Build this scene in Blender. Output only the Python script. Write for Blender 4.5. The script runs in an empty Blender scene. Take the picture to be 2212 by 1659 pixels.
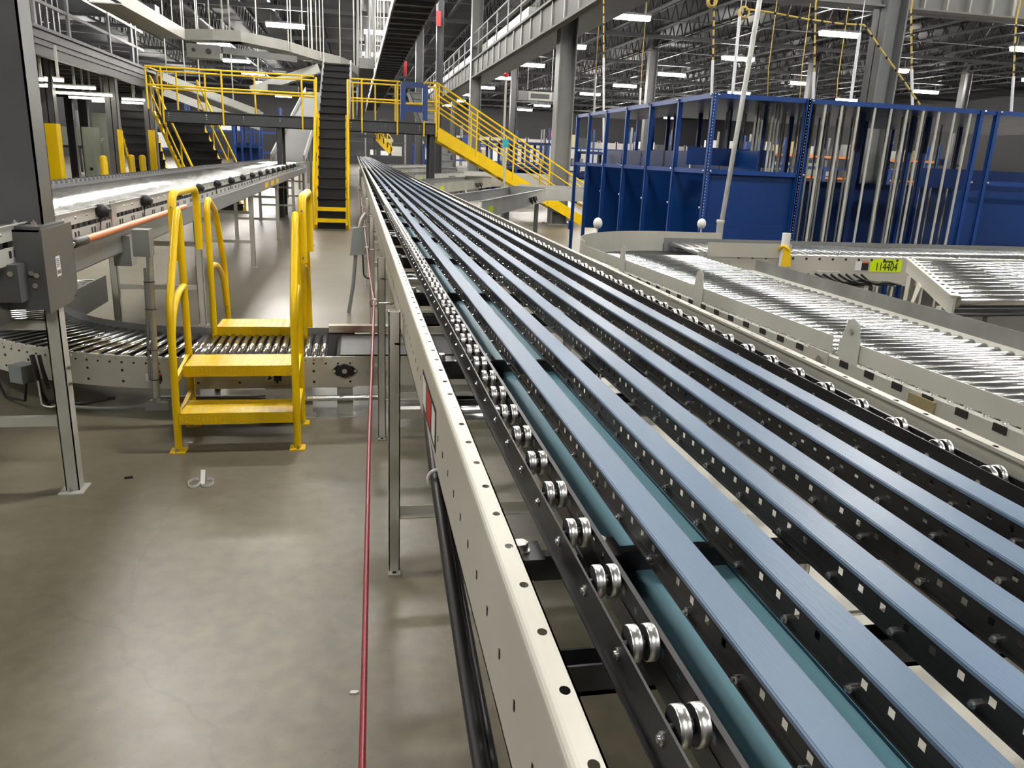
import bpy, math, random
from mathutils import Vector, Matrix
random.seed(7)
scene = bpy.context.scene
COL = scene.collection
# ---------------------------------------------------------------- camera
W, H = 2212, 1659
CX, CY = W/2, H/2
VY = (768-CX, 325-CY); VV = (845-CX, 6700-CY); CAMH = 1.65
F = math.sqrt(-(VY[0]*VV[0]+VY[1]*VV[1]))
ey = Vector((VY[0], VY[1], F)).normalized()
ed = Vector((VV[0], VV[1], F)).normalized()
ez = -ed
ex = ey.cross(ez)
def ray(px, py):
    d = Vector((px-CX, py-CY, F))
    return Vector((ex.dot(d), ey.dot(d), ez.dot(d)))
def gz(px, py, z=0.0):            # point of a picture pixel at height z
    d = ray(px, py); t = (z-CAMH)/d.z; return Vector((d.x*t, d.y*t, z))
def gy(px, py, y):                # ... at distance y down the hall
    d = ray(px, py); t = y/d.y; return Vector((d.x*t, y, CAMH+d.z*t))
def gx(px, py, x):                # ... at side offset x
    d = ray(px, py); t = x/d.x; return Vector((x, d.y*t, CAMH+d.z*t))
cam_d = bpy.data.cameras.new('camera'); cam = bpy.data.objects.new('camera', cam_d); COL.objects.link(cam)
cam_d.sensor_fit = 'HORIZONTAL'; cam_d.sensor_width = 36.0; cam_d.lens = 36.0*F/W
cam_d.clip_start = 0.02; cam_d.clip_end = 500
right = ray(CX+1, CY)-ray(CX, CY); down = ray(CX, CY+1)-ray(CX, CY); fwd = ray(CX, CY)
right.normalize(); down.normalize(); fwd.normalize()
M = Matrix((( right.x, -down.x, -fwd.x, 0), (right.y, -down.y, -fwd.y, 0), (right.z, -down.z, -fwd.z, CAMH), (0, 0, 0, 1)))
cam.matrix_world = M
scene.camera = cam
# ---------------------------------------------------------------- world and exposure
w = bpy.data.worlds.new('world'); scene.world = w; w.use_nodes = True
w.node_tree.nodes['Background'].inputs[0].default_value = (0.6, 0.65, 0.75, 1)
w.node_tree.nodes['Background'].inputs[1].default_value = 0.0
vs = scene.view_settings
vs.view_transform = 'Standard'; vs.look = 'None'; vs.gamma = 1.0; vs.use_curve_mapping = False
vs.exposure = 0.76
LAMP = 110.0        # strength of the ceiling lamps
TUBE = 9.0         # strength of the tube lamps under the mezzanine
scene.cycles.use_light_tree = False; scene.cycles.max_bounces = 4; scene.cycles.diffuse_bounces = 2; scene.cycles.glossy_bounces = 3
scene.cycles.use_adaptive_sampling = True; scene.cycles.adaptive_threshold = 0.06
scene.cycles.sample_clamp_indirect = 6.0
scene.cycles.caustics_reflective = False; scene.cycles.caustics_refractive = False
# ---------------------------------------------------------------- materials
MATS = {}
def mat(name, col, rough=0.5, metal=0.0, var=0.12, scale=6.0, bump=0.0, bscale=40.0, coat=0.0, emit=None, es=1.0, dirt=None, stretch=(1, 1, 1)):
    m = bpy.data.materials.new(name); m.use_nodes = True; nt = m.node_tree; N = nt.nodes; L = nt.links
    b = N['Principled BSDF']
    b.inputs['Roughness'].default_value = rough; b.inputs['Metallic'].default_value = metal
    if coat: b.inputs['Coat Weight'].default_value = coat; b.inputs['Coat Roughness'].default_value = 0.08
    tc = N.new('ShaderNodeTexCoord'); mp = N.new('ShaderNodeMapping'); mp.inputs['Scale'].default_value = stretch
    L.new(tc.outputs['Object'], mp.inputs['Vector'])
    if var > 0:
        n = N.new('ShaderNodeTexNoise'); n.inputs['Scale'].default_value = scale; n.inputs['Detail'].default_value = 2
        L.new(mp.outputs['Vector'], n.inputs['Vector'])
        r = N.new('ShaderNodeValToRGB')
        lo = [c*(1-var) for c in col]; hi = [min(1, c*(1+var)) for c in col]
        if dirt: lo = list(dirt)
        r.color_ramp.elements[0].position = 0.3; r.color_ramp.elements[0].color = (*lo, 1)
        r.color_ramp.elements[1].position = 0.7; r.color_ramp.elements[1].color = (*hi, 1)
        L.new(n.outputs['Fac'], r.inputs['Fac']); L.new(r.outputs['Color'], b.inputs['Base Color'])
        mr = N.new('ShaderNodeMapRange'); mr.inputs['To Min'].default_value = max(0.02, rough*0.85); mr.inputs['To Max'].default_value = min(1, rough*1.15)
        L.new(n.outputs['Fac'], mr.inputs['Value']); L.new(mr.outputs['Result'], b.inputs['Roughness'])
    else:
        b.inputs['Base Color'].default_value = (*col, 1)
    if bump > .05:
        n2 = N.new('ShaderNodeTexNoise'); n2.inputs['Scale'].default_value = bscale; n2.inputs['Detail'].default_value = 3
        L.new(mp.outputs['Vector'], n2.inputs['Vector'])
        bp = N.new('ShaderNodeBump'); bp.inputs['Strength'].default_value = bump; bp.inputs['Distance'].default_value = 0.01
        L.new(n2.outputs['Fac'], bp.inputs['Height']); L.new(bp.outputs['Normal'], b.inputs['Normal'])
    if emit:
        b.inputs['Emission Color'].default_value = (*emit, 1); b.inputs['Emission Strength'].default_value = es
    MATS[name] = m
    return m
WHITE = mat('white_paint', (.52, .505, .445), .42, var=.07, scale=3, bump=.03)
WHITE2 = mat('pale_grey_paint', (.50, .50, .46), .45, var=.08, scale=3)
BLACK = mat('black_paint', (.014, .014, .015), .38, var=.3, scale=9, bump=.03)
CHROME = mat('zinc_steel', (.78, .78, .76), .26, metal=1.0, var=.08, scale=12)
ROLL = mat('galvanised_roller', (.86, .86, .84), .25, metal=1.0, var=.07, scale=14)
STEEL = mat('worn_steel', (.55, .55, .53), .4, metal=1.0, var=.15, scale=9)
BELT = mat('blue_belt', (.125, .185, .275), .38, var=.12, scale=7, bump=.06, bscale=220, stretch=(1, .15, 1))
TEAL = mat('teal_belt', (.085, .20, .25), .34, var=.2, scale=8, stretch=(6, .1, 1))
STAIRK = mat('stair_black', (.007, .007, .008), .6, var=.2)
CHROMER = mat('bright_roller', (.78, .78, .76), .17, metal=1.0, var=.08, scale=14)
RUBBER = mat('black_rubber', (.012, .012, .013), .45, var=.2)
YEL = mat('safety_yellow', (.92, .60, .0), .36, var=.06, scale=5, bump=.02)
YELD = mat('yellow_guard', (.85, .55, .0), .45, var=.05, scale=4)
GREY = mat('grey_paint', (.105, .105, .108), .36, var=.08, scale=4, bump=.02)
GREYD = mat('dark_grey_paint', (.040, .043, .047), .42, var=.1, scale=4)
GREYM = mat('mid_grey_paint', (.23, .235, .235), .45, var=.08, scale=3)
BLUE = mat('rack_blue', (.006, .048, .225), .36, var=.1, scale=3)
BLUED = mat('rack_blue_panel', (.004, .034, .155), .33, var=.1, scale=2)
CABINET = mat('cabinet_green_grey', (.36, .39, .33), .45, var=.05)
ORANGE = mat('orange_tube', (.72, .21, .045), .35, var=.05)
RED = mat('red', (.5, .02, .02), .45, var=.1)
REDROPE = mat('red_rope', (.20, .008, .018), .4, var=.3, scale=160)
LIME = mat('lime_label', (.72, .95, .0), .5, var=.03)
PAPER = mat('white_label', (.8, .8, .78), .5, var=.03)
INK = mat('black_ink', (.01, .01, .01), .6, var=0)
PLASTIC = mat('white_plastic', (.8, .8, .78), .35, var=.04)
GBOX = mat('grey_box', (.23, .25, .25), .5, var=.08)
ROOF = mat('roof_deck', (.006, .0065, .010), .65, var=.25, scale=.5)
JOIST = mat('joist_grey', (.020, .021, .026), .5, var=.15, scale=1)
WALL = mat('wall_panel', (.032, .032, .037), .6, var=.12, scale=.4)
DOCK = mat('dock_panel_white', (.66, .62, .62), .5, var=.05, scale=.4)
RUST = mat('rusty_cream', (.50, .47, .38), .5, var=.3, scale=5, dirt=(.20, .07, .03))
GLASS_T = mat('translucent_grey', (.4, .4, .4), .2, var=.05)
CYAN = mat('cyan_plastic', (.02, .35, .42), .4, var=.05)
BRASS = mat('brass_plate', (.45, .38, .22), .4, metal=.6, var=.1)
ROPE = mat('yellow_rope', (.62, .45, .10), .6, var=.15, scale=30)
LAMPM = mat('lamp_diffuser', (1, 1, 1), .5, var=0, emit=(1.0, .965, .90), es=LAMP)
TUBEM = mat('tube_lamp', (1, 1, 1), .5, var=0, emit=(1.0, .97, .80), es=TUBE)
REDLED = mat('red_led', (.8, .02, .02), .4, var=0, emit=(1, .02, .02), es=3)
# diamond plate: rows of raised lozenges as fine relief
DPLATE = mat('diamond_plate_yellow', (.92, .60, .0), .38, var=.10, scale=6)
def concrete():
    m = bpy.data.materials.new('polished_concrete'); m.use_nodes = True; nt = m.node_tree; N = nt.nodes; L = nt.links
    b = N['Principled BSDF']; tc = N.new('ShaderNodeTexCoord')
    n1 = N.new('ShaderNodeTexNoise'); n1.inputs['Scale'].default_value = .55; n1.inputs['Detail'].default_value = 5; n1.inputs['Roughness'].default_value = .6
    n2 = N.new('ShaderNodeTexNoise'); n2.inputs['Scale'].default_value = 14; n2.inputs['Detail'].default_value = 3
    n3 = N.new('ShaderNodeTexNoise'); n3.inputs['Scale'].default_value = 90; n3.inputs['Detail'].default_value = 2
    v = N.new('ShaderNodeTexVoronoi'); v.feature = 'DISTANCE_TO_EDGE'; v.inputs['Scale'].default_value = .42
    mpv = N.new('ShaderNodeMapping'); nd = N.new('ShaderNodeTexNoise'); nd.inputs['Scale'].default_value = 1.6; nd.inputs['Detail'].default_value = 4
    add = N.new('ShaderNodeVectorMath'); add.operation = 'MULTIPLY_ADD'; add.inputs[1].default_value = (.55, .55, .55)
    for n in (n1, n2, n3, nd): L.new(tc.outputs['Object'], n.inputs['Vector'])
    L.new(nd.outputs['Color'], add.inputs[0]); L.new(tc.outputs['Object'], add.inputs[2]); L.new(add.outputs['Vector'], v.inputs['Vector'])
    r = N.new('ShaderNodeValToRGB'); r.color_ramp.elements[0].position = .25; r.color_ramp.elements[0].color = (.120, .106, .074, 1)
    r.color_ramp.elements[1].position = .75; r.color_ramp.elements[1].color = (.215, .192, .138, 1)
    L.new(n1.outputs['Fac'], r.inputs['Fac'])
    mx = N.new('ShaderNodeMixRGB'); mx.blend_type = 'OVERLAY'; mx.inputs['Fac'].default_value = .35
    L.new(r.outputs['Color'], mx.inputs['Color1']); L.new(n2.outputs['Fac'], mx.inputs['Color2'])
    sp = N.new('ShaderNodeValToRGB'); sp.color_ramp.elements[0].position = .27; sp.color_ramp.elements[0].color = (.55, .55, .55, 1); sp.color_ramp.elements[1].position = .36
    sp.color_ramp.elements[1].color = (1, 1, 1, 1); L.new(n3.outputs['Fac'], sp.inputs['Fac'])
    cr = N.new('ShaderNodeValToRGB'); cr.color_ramp.elements[0].position = .0; cr.color_ramp.elements[0].color = (.62, .62, .62, 1); cr.color_ramp.elements[1].position = .002
    L.new(v.outputs['Distance'], cr.inputs['Fac'])
    m1 = N.new('ShaderNodeMixRGB'); m1.blend_type = 'MULTIPLY'; m1.inputs['Fac'].default_value = .5; L.new(mx.outputs['Color'], m1.inputs['Color1']); L.new(sp.outputs['Color'], m1.inputs['Color2'])
    m2 = N.new('ShaderNodeMixRGB'); m2.blend_type = 'MULTIPLY'; m2.inputs['Fac'].default_value = .35; L.new(m1.outputs['Color'], m2.inputs['Color1']); L.new(cr.outputs['Color'], m2.inputs['Color2'])
    L.new(m2.outputs['Color'], b.inputs['Base Color'])
    mr = N.new('ShaderNodeMapRange'); mr.inputs['To Min'].default_value = .30; mr.inputs['To Max'].default_value = .46
    L.new(n2.outputs['Fac'], mr.inputs['Value']); L.new(mr.outputs['Result'], b.inputs['Roughness'])
    b.inputs['Specular IOR Level'].default_value = .62
    bp = N.new('ShaderNodeBump'); bp.inputs['Strength'].default_value = .05; L.new(n2.outputs['Fac'], bp.inputs['Height']); L.new(bp.outputs['Normal'], b.inputs['Normal'])
    return m
CONC = concrete()
# ---------------------------------------------------------------- mesh helpers
LOC = {}
SMALL = {'notch', 'hole', 'slot', 'rivet', 'barcode', 'print', 'band', 'bolt', 'shaft_end', 'cable_tie'}   # pieces too small to pick apart singly
def V(*a): return Vector(a)
class MB:
    def __init__(s): s.v = []; s.f = []; s.s = []
    def add(s, vs, fs, smooth=False):
        o = len(s.v); s.v += [tuple(p) for p in vs]; s.f += [tuple(i+o for i in f) for f in fs]; s.s += [smooth]*len(fs); return s
    def box(s, x0, y0, z0, x1, y1, z1):
        vs = [(x, y, z) for x in (x0, x1) for y in (y0, y1) for z in (z0, z1)]
        return s.add(vs, [(0, 1, 3, 2), (4, 6, 7, 5), (0, 4, 5, 1), (2, 3, 7, 6), (0, 2, 6, 4), (1, 5, 7, 3)])
    def obox(s, c, a, b, d):          # centre and three half-axis vectors
        c, a, b, d = Vector(c), Vector(a), Vector(b), Vector(d)
        vs = [c+i*a+j*b+k*d for i in (-1, 1) for j in (-1, 1) for k in (-1, 1)]
        return s.add(vs, [(0, 1, 3, 2), (4, 6, 7, 5), (0, 4, 5, 1), (2, 3, 7, 6), (0, 2, 6, 4), (1, 5, 7, 3)])
    def bar(s, p, q, w, h, up=(0, 0, 1)):   # rectangular bar from p to q
        p, q = Vector(p), Vector(q); d = (q-p); l = d.length; d.normalize(); up = Vector(up)
        sd = d.cross(up)
        if sd.length < 1e-4: sd = d.cross(Vector((1, 0, 0)))
        sd.normalize(); u = sd.cross(d)
        return s.obox((p+q)/2, d*(l/2), sd*(w/2), u*(h/2))
    def tube(s, pts, r, n=10, caps=True):
        pts = [Vector(p) for p in pts]; m = len(pts); rings = []; N0 = None
        for i, p in enumerate(pts):
            t = (pts[min(i+1, m-1)]-pts[max(i-1, 0)]).normalized()
            if N0 is None:
                N0 = t.cross(Vector((0, 0, 1)));
                if N0.length < .05: N0 = t.cross(Vector((0, 1, 0)))
                N0.normalize()
            else:
                N0 = (N0-t*N0.dot(t)).normalized()
            B = t.cross(N0)
            rr = r[i] if isinstance(r, (list, tuple)) else r
            rings.append([p+(N0*math.cos(2*math.pi*k/n)+B*math.sin(2*math.pi*k/n))*rr for k in range(n)])
        vs = [p for R in rings for p in R]
        fs = [(i*n+k, i*n+(k+1) % n, (i+1)*n+(k+1) % n, (i+1)*n+k) for i in range(m-1) for k in range(n)]
        s.add(vs, fs, True)
        if caps:
            s.add(rings[0], [tuple(range(n-1, -1, -1))]); s.add(rings[-1], [tuple(range(n))])
        return s
    def cyl(s, p, q, r, n=12): return s.tube([p, q], r, n)
    def prism(s, poly, d):            # 3D polygon swept along d
        poly = [Vector(p) for p in poly]; d = Vector(d); n = len(poly)
        vs = poly+[p+d for p in poly]
        fs = [tuple(range(n-1, -1, -1)), tuple(range(n, 2*n))]+[(i, (i+1) % n, n+(i+1) % n, n+i) for i in range(n)]
        return s.add(vs, fs)
    def sphere(s, c, r, n=12, m=7, sz=1.0, half=False):
        c = Vector(c); vs = []; fs = []
        for i in range(m+1):
            a = math.pi*(i/m)*(0.5 if half else 1)
            for k in range(n):
                b = 2*math.pi*k/n; vs.append(c+Vector((math.sin(a)*math.cos(b)*r, math.sin(a)*math.sin(b)*r, math.cos(a)*r*sz)))
        for i in range(m):
            for k in range(n): fs.append((i*n+k, (i+1)*n+k, (i+1)*n+(k+1) % n, i*n+(k+1) % n))
        return s.add(vs, fs, True)
    def sweep(s, prof, path, ups=None, closed=True):   # 2D profile (side, up) carried along a path
        path = [Vector(p) for p in path]; m = len(path); n = len(prof); vs = []
        for i, p in enumerate(path):
            t = (path[min(i+1, m-1)]-path[max(i-1, 0)]); t.normalize()
            sd = t.cross(Vector((0, 0, 1))).normalized(); u = sd.cross(t)
            vs += [p+sd*a+u*b for a, b in prof]
        k = n if closed else n-1
        fs = [(i*n+j, i*n+(j+1) % n, (i+1)*n+(j+1) % n, (i+1)*n+j) for i in range(m-1) for j in range(k)]
        s.add(vs, fs)
        if closed: s.add(vs[:n], [tuple(range(n-1, -1, -1))]); s.add(vs[-n:], [tuple(range(n))])
        return s
    def holed(s, o, du, dv, n, hu, hv, k=4, c=(.5, .5)):   # strip of n cells, each with a hole: o origin, du along one cell, dv across
        o, du, dv = Vector(o), Vector(du), Vector(dv)
        if k == 4: ring = [(-1, -1), (1, -1), (1, 1), (-1, 1)]
        else: ring = [(math.cos(2*math.pi*(i+.5)/k-math.pi*.75)*1.0, math.sin(2*math.pi*(i+.5)/k-math.pi*.75)) for i in range(k)]
        for i in range(n):
            b = o+du*i
            out = [b, b+du, b+du+dv, b+dv]; ce = b+du*c[0]+dv*c[1]
            inn = [ce+du*(a*hu)+dv*(e*hv) for a, e in ring]
            q = k//4; fs = []
            for e in range(4):
                seg = [4+((e*q+j) % k) for j in range(q+1)]
                fs.append((e, (e+1) % 4, *reversed(seg)))
            s.add(out+inn, fs)
        return s
    def build(s, name, m, parent=None, kind=None, label=None):
        me = bpy.data.meshes.new(name)
        o0 = LOC.get(parent.name if parent else None, Vector((0, 0, 0)))
        me.from_pydata([(p[0]-o0.x, p[1]-o0.y, p[2]-o0.z) for p in s.v], [], s.f)
        me.polygons.foreach_set('use_smooth', s.s); me.materials.append(m); me.update()
        o = bpy.data.objects.new(name, me); COL.objects.link(o)
        if parent: o.parent = parent; LOC[o.name] = o0
        if name in SMALL and not kind: kind = 'stuff'
        if kind: o['kind'] = kind
        if label: o['label'] = label
        return o
def thing(name, label, cat, loc=(0, 0, 0), group=None):
    o = bpy.data.objects.new(name, None); COL.objects.link(o); o.location = loc; o.empty_display_size = .1
    LOC[o.name] = Vector(loc); o['label'] = label; o['category'] = cat
    if group: o['group'] = group
    return o
def tag(o, label, cat, group=None):
    o['label'] = label; o['category'] = cat
    if group: o['group'] = group
    return o
def struct(o): o['kind'] = 'structure'; return o
def inst(src, parent, off, name=None, rz=None):        # a further piece sharing mesh data, moved by off
    c = src.copy(); COL.objects.link(c); c.parent = parent; c.location = Vector(off)
    if rz is not None: c.rotation_euler[2] = rz
    LOC[c.name] = LOC.get(src.name, Vector((0, 0, 0)))
    return c
def arc(c, r, a0, a1, n, z=0, ):
    return [Vector((c[0]+r*math.cos(a0+(a1-a0)*i/n), c[1]+r*math.sin(a0+(a1-a0)*i/n), z)) for i in range(n+1)]
def bend(pts, r=.06, n=5):                              # polyline with rounded corners
    pts = [Vector(p) for p in pts]; out = [pts[0]]
    for i in range(1, len(pts)-1):
        a, b, c = pts[i-1], pts[i], pts[i+1]; d1 = (a-b); d2 = (c-b)
        rr = min(r, d1.length*.49, d2.length*.49); p = b+d1.normalized()*rr; q = b+d2.normalized()*rr
        for k in range(n+1):
            t = k/n; out.append(p*(1-t)**2+b*2*t*(1-t)+q*t*t)
    out.append(pts[-1]); return out

def proj(p):
    d = Vector(p)-Vector((0, 0, CAMH)); q = ex*d.x+ey*d.y+ez*d.z
    return (CX+F*q.x/q.z, CY+F*q.y/q.z) if q.z > 0 else None
ORD = ['first', 'second', 'third', 'fourth', 'fifth', 'sixth', 'seventh', 'eighth', 'ninth', 'tenth', 'eleventh', 'twelfth', 'thirteenth', 'fourteenth', 'fifteenth', 'sixteenth']
def piece(me, name, parent, loc, rot=(0, 0, 0), kind=None):
    o = bpy.data.objects.new(name, me); COL.objects.link(o)
    l0 = LOC.get(parent.name, Vector((0, 0, 0))) if parent else Vector((0, 0, 0))
    o.location = Vector(loc)-l0; o.rotation_euler = rot
    if parent: o.parent = parent
    LOC[o.name] = l0
    if kind: o['kind'] = kind
    return o
def mesh_of(mb, name, m):
    me = bpy.data.meshes.new(name); me.from_pydata(mb.v, [], mb.f); me.polygons.foreach_set('use_smooth', mb.s); me.materials.append(m); me.update(); return me
# ================================================================ the hall
ZL = 7.4                                   # lamps hang here
X0, X1, Y0, Y1, ZR = -26.0, 50.0, -9.0, 112.0, 8.9
struct(MB().box(X0, Y0, -.2, X1, Y1, 0).build('floor', CONC))
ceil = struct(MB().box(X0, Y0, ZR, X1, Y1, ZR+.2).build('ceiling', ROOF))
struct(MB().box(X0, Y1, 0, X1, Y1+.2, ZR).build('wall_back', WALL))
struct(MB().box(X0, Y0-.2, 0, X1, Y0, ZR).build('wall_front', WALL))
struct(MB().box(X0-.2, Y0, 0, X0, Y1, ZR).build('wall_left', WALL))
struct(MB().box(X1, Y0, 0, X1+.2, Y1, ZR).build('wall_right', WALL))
# open-web joists run down the hall, girders across it
def joist_mesh():
    m = MB(); zt, zb = ZR-.06, 7.95; a, b = 12.0, Y1-.5
    for z in (zt, zb): m.box(-.06, a, z-.04, .06, b, z+.04)
    y = a; k = 0; st = .55
    while y < b-st:
        p, q = ((0, y, zb), (0, y+st, zt)) if k % 2 == 0 else ((0, y, zt), (0, y+st, zb))
        m.bar(p, q, .045, .045); y += st; k += 1
    return mesh_of(m, 'joist', JOIST)
jm = joist_mesh()
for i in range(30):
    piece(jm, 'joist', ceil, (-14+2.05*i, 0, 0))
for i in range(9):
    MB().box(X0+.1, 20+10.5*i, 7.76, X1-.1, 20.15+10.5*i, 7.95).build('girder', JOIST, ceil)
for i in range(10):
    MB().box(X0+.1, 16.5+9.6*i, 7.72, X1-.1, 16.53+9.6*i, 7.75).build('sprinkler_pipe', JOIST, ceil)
# ceiling lamps on their grid
def lamp_parts():
    a = MB().box(-.92, -.19, .05, .92, .19, .12).box(-.7, -.05, .12, -.66, .0, .55).box(.66, -.05, .12, .7, .0, .55).box(-.3, -.08, .12, .3, .08, .17)
    d = MB().prism([(-.90, -.17, .05), (-.90, .17, .05), (-.90, .11, -.12), (-.90, -.11, -.12)], (1.8, 0, 0))  # diffuser made deeper so its shape imitates the lamp's bloom
    return mesh_of(a, 'housing', GREYM), mesh_of(d, 'diffuser', LAMPM)
lh, ld = lamp_parts()
LX = [-17.8, -8.2, 1.4, 11.05, 20.65, 30.25, 39.85]
LY = [-4.8, 4.8, 14.4, 24.0, 33.6, 43.2, 52.8, 62.4, 72.0, 81.6, 91.2, 100.8]
ROWN = ['above the far left', 'above the left aisle', 'beside the dark overhead deck', 'right of the overhead walkway', 'above the blue rack', 'right of the tall column', 'at the far right']
for i, xr_ in enumerate(LX):
    seen = 0
    for j, y in enumerate(LY):
        x = xr_
        if x == -8.2 and 10 < y < 50: x = -3.3            # row above the aisle, clear of the mezzanine
        if y == 14.4 and x == -3.3: y = 11.0
        pp = proj((x, y, ZL)); vis = pp and -40 < pp[0] < W+40 and -20 < pp[1] < H
        lab = 'white high bay lamp high overhead beyond the picture edge'
        if vis: lab = ORD[seen]+' bright lamp along the roof row '+ROWN[i]+', counted from the top'; seen += 1
        t = thing('ceiling_lamp', lab, 'lamp', (x, y, ZL), 'high bay lamps under the roof')
        piece(lh, 'housing', t, (x, y, ZL)); piece(ld, 'diffuser', t, (x, y, ZL))
# ================================================================ main narrow-belt conveyor
TZ = 1.16; YA, YN, YF = -.6, 8.0, 75.0
con = thing('belt_conveyor', 'long conveyor of six narrow blue belts in a white side frame', 'conveyor', (.7, 0, 0))
def chan(x, s, z0, z1, y0, y1, fl=.036, th=.005):        # C channel: web at x, flanges towards s
    r = .010
    m = MB()
    m.box(min(x, x+s*th), y0, z0, max(x, x+s*th), y1, z1-r)
    m.box(min(x, x+s*fl), y0, z0, max(x, x+s*fl), y1, z0+th)
    for k in range(4):                                   # rolled corner
        a0, a1 = math.pi/2*k/4, math.pi/2*(k+1)/4
        p0 = (x+s*(r-r*math.cos(a0)), z1-r+r*math.sin(a0)); p1 = (x+s*(r-r*math.cos(a1)), z1-r+r*math.sin(a1))
        m.add([(p0[0], y0, p0[1]), (p0[0], y1, p0[1]), (p1[0], y1, p1[1]), (p1[0], y0, p1[1])], [(0, 1, 2, 3)], True)
    return m
for side, (x, s) in enumerate(((.170, 1), (1.214, -1))):
    m = chan(x, s, .965, TZ, YA, YF)
    n = int((YN-YA)/.0975); a = x+s*.010; b = x+s*.033
    m.holed((min(a, b), YA, TZ), (0, .0975, 0), (abs(b-a), 0, 0), n, .0068/.0975, .0068/.028, 12, c=(.5, .5))
    m.box(min(a, b), YA+n*.0975, TZ-.004, max(a, b), YF, TZ)
    m.box(min(b, b-s*.002), YA, TZ-.006, max(b, b-s*.002), YF, TZ)
    bm = m.build('side_beam', WHITE, con)
    sl = MB()
    for k in range(70):
        y = .25+k*.0975; sl.box(x-s*.0008-.0004, y-.0025, 1.045, x-s*.0008+.0004, y+.0025, 1.058)
    sl.build('slot', INK, bm)
# belt lanes
BOLT = mesh_of(MB().cyl((0, 0, 0), (-.007, 0, 0), .0055, 8).cyl((-.007, 0, 0), (-.011, 0, 0), .0032, 6), 'side_bolt', CHROME)
for i in range(6):
    xl = .394+.115*i; xr = xl+.047
    ln = MB()
    n = int(8.0/.044)
    for xx, sgn in ((xl+.002, -1), (xr-.002, 1)):
        ln.holed((xx, YA, TZ-.030), (0, .044, 0), (0, 0, .022), n, .0048/.044, .0048/.022, 4, c=(.5, .5))
        ln.box(xx-.0008, YA, TZ-.042, xx+.0008, YF, TZ-.030)
        ln.box(xx-.0008, YA+n*.044, TZ-.030, xx+.0008, YF, TZ-.008)
        ln.box(min(xx, xx+sgn*.004), YA, TZ-.044, max(xx, xx+sgn*.004), YF, TZ-.041)
    ln.box(xl+.002, YA, TZ-.009, xr-.002, YF, TZ-.006)
    lane = ln.build('belt_lane', BLACK, con)
    MB().box(xl-.0015, YA, TZ-.006, xr+.0015, YF, TZ-.001).box(xl+.001, YA, TZ-.001, xr-.001, YF, TZ).build('belt', BELT, lane, label='blue flat belt')
    bt = MB()
    for k in range(60):
        y = .2+k*.131+(.03*i % .1); z = TZ-.033
        if i % 2 == 0: y += .06
        if y < 4: piece(BOLT, 'side_bolt', lane, (xl+.002, y, z))
        else: bt.cyl((xl+.002, y, z), (xl-.005, y, z), .0055, 6).cyl((xl-.005, y, z), (xl-.009, y, z), .0032, 6)
    bt.build('bolt', CHROME, lane)
    if i < 2:
        MB().box(xl-.010, YA, 1.032, xr+.024, YF, 1.037).box(xl-.010, YA, 1.037, xl-.006, YF, 1.042).box(xr+.020, YA, 1.037, xr+.024, YF, 1.042).build('return_belt', TEAL, con, label='teal return run of the belt')
# skate wheel rails
TREADM = mat('wheel_zinc', (.86, .85, .83), .30, metal=1.0, var=.05, scale=20)
def wheel_mesh():
    m = MB(); r = .0208
    m.tube([(-.0058, 0, 0), (-.0046, 0, 0), (.0046, 0, 0), (.0058, 0, 0)], [r-.0012, r, r, r-.0012], 24, False)
    me = mesh_of(m, 'wheel', TREADM); me.materials.append(GREYD)
    k = MB(); k.v = list(m.v); k.f = list(m.f); k.s = list(m.s)
    for x in (-.0050, .0050): k.cyl((x-.0002, 0, 0), (x+.0002, 0, 0), r-.0012, 24)
    me2 = bpy.data.meshes.new('wheel'); me2.from_pydata(k.v, [], k.f); me2.polygons.foreach_set('use_smooth', k.s); me2.materials.append(TREADM); me2.materials.append(GREYD)
    me2.polygons.foreach_set('material_index', [0]*len(m.f)+[1]*(len(k.f)-len(m.f))); me2.update()
    return me2
wm = wheel_mesh()
for r, (xa, flip) in enumerate(((.2795, 1), (1.080, 1))):
    xb = xa+.045; zt = TZ-.012; xm = (xa+xb)/2
    rl = MB()
    rl.box(xa-.0015, YA, zt-.052, xa+.0015, YF, zt+(.009 if r else 0)).box(xa-.007, YA, zt-.054, xa+.0015, YF, zt-.051)
    n = int(8.0/.044)
    rl.holed((xb, YA, zt-.030), (0, .044, 0), (0, 0, .03), n, .004/.044, .006/.03, 4)
    rl.box(xb-.001, YA+n*.044, zt-.03, xb+.001, YF, zt).box(xb-.001, YA, zt-.062, xb+.001, YF, zt-.030).box(xb-.001, YA, zt-.002, xb+.006, YF, zt+.001)
    rail = rl.build('skate_rail', BLACK, con)
    far = MB(); y = .046-.1325
    axm = mesh_of(MB().cyl((xa-xm, 0, 0), (xb-xm, 0, 0), .0038, 8).cyl((-.006, 0, 0), (.006, 0, 0), .008, 8), 'axle', GREYD)
    nut = mesh_of(MB().cyl((0, 0, 0), (-.003, 0, 0), .0072, 6).cyl((-.003, 0, 0), (-.006, 0, 0), .004, 8), 'axle_nut', CHROME)
    while y < 55:
        z = zt-.006
        if y < 8.2:
            for dx in (-.0097, .0097): piece(wm, 'wheel', rail, (xm+dx, y, z))
            piece(axm, 'axle', rail, (xm, y, z)); piece(nut, 'axle_nut', rail, (xa-.0015, y, z-.012))
        else:
            for dx in (-.0097, .0097): far.cyl((xm+dx-.006, y, z), (xm+dx+.006, y, z), .0205, 8)
        y += .1325
    far.build('wheel', TREADM, rail, kind='stuff')
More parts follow.
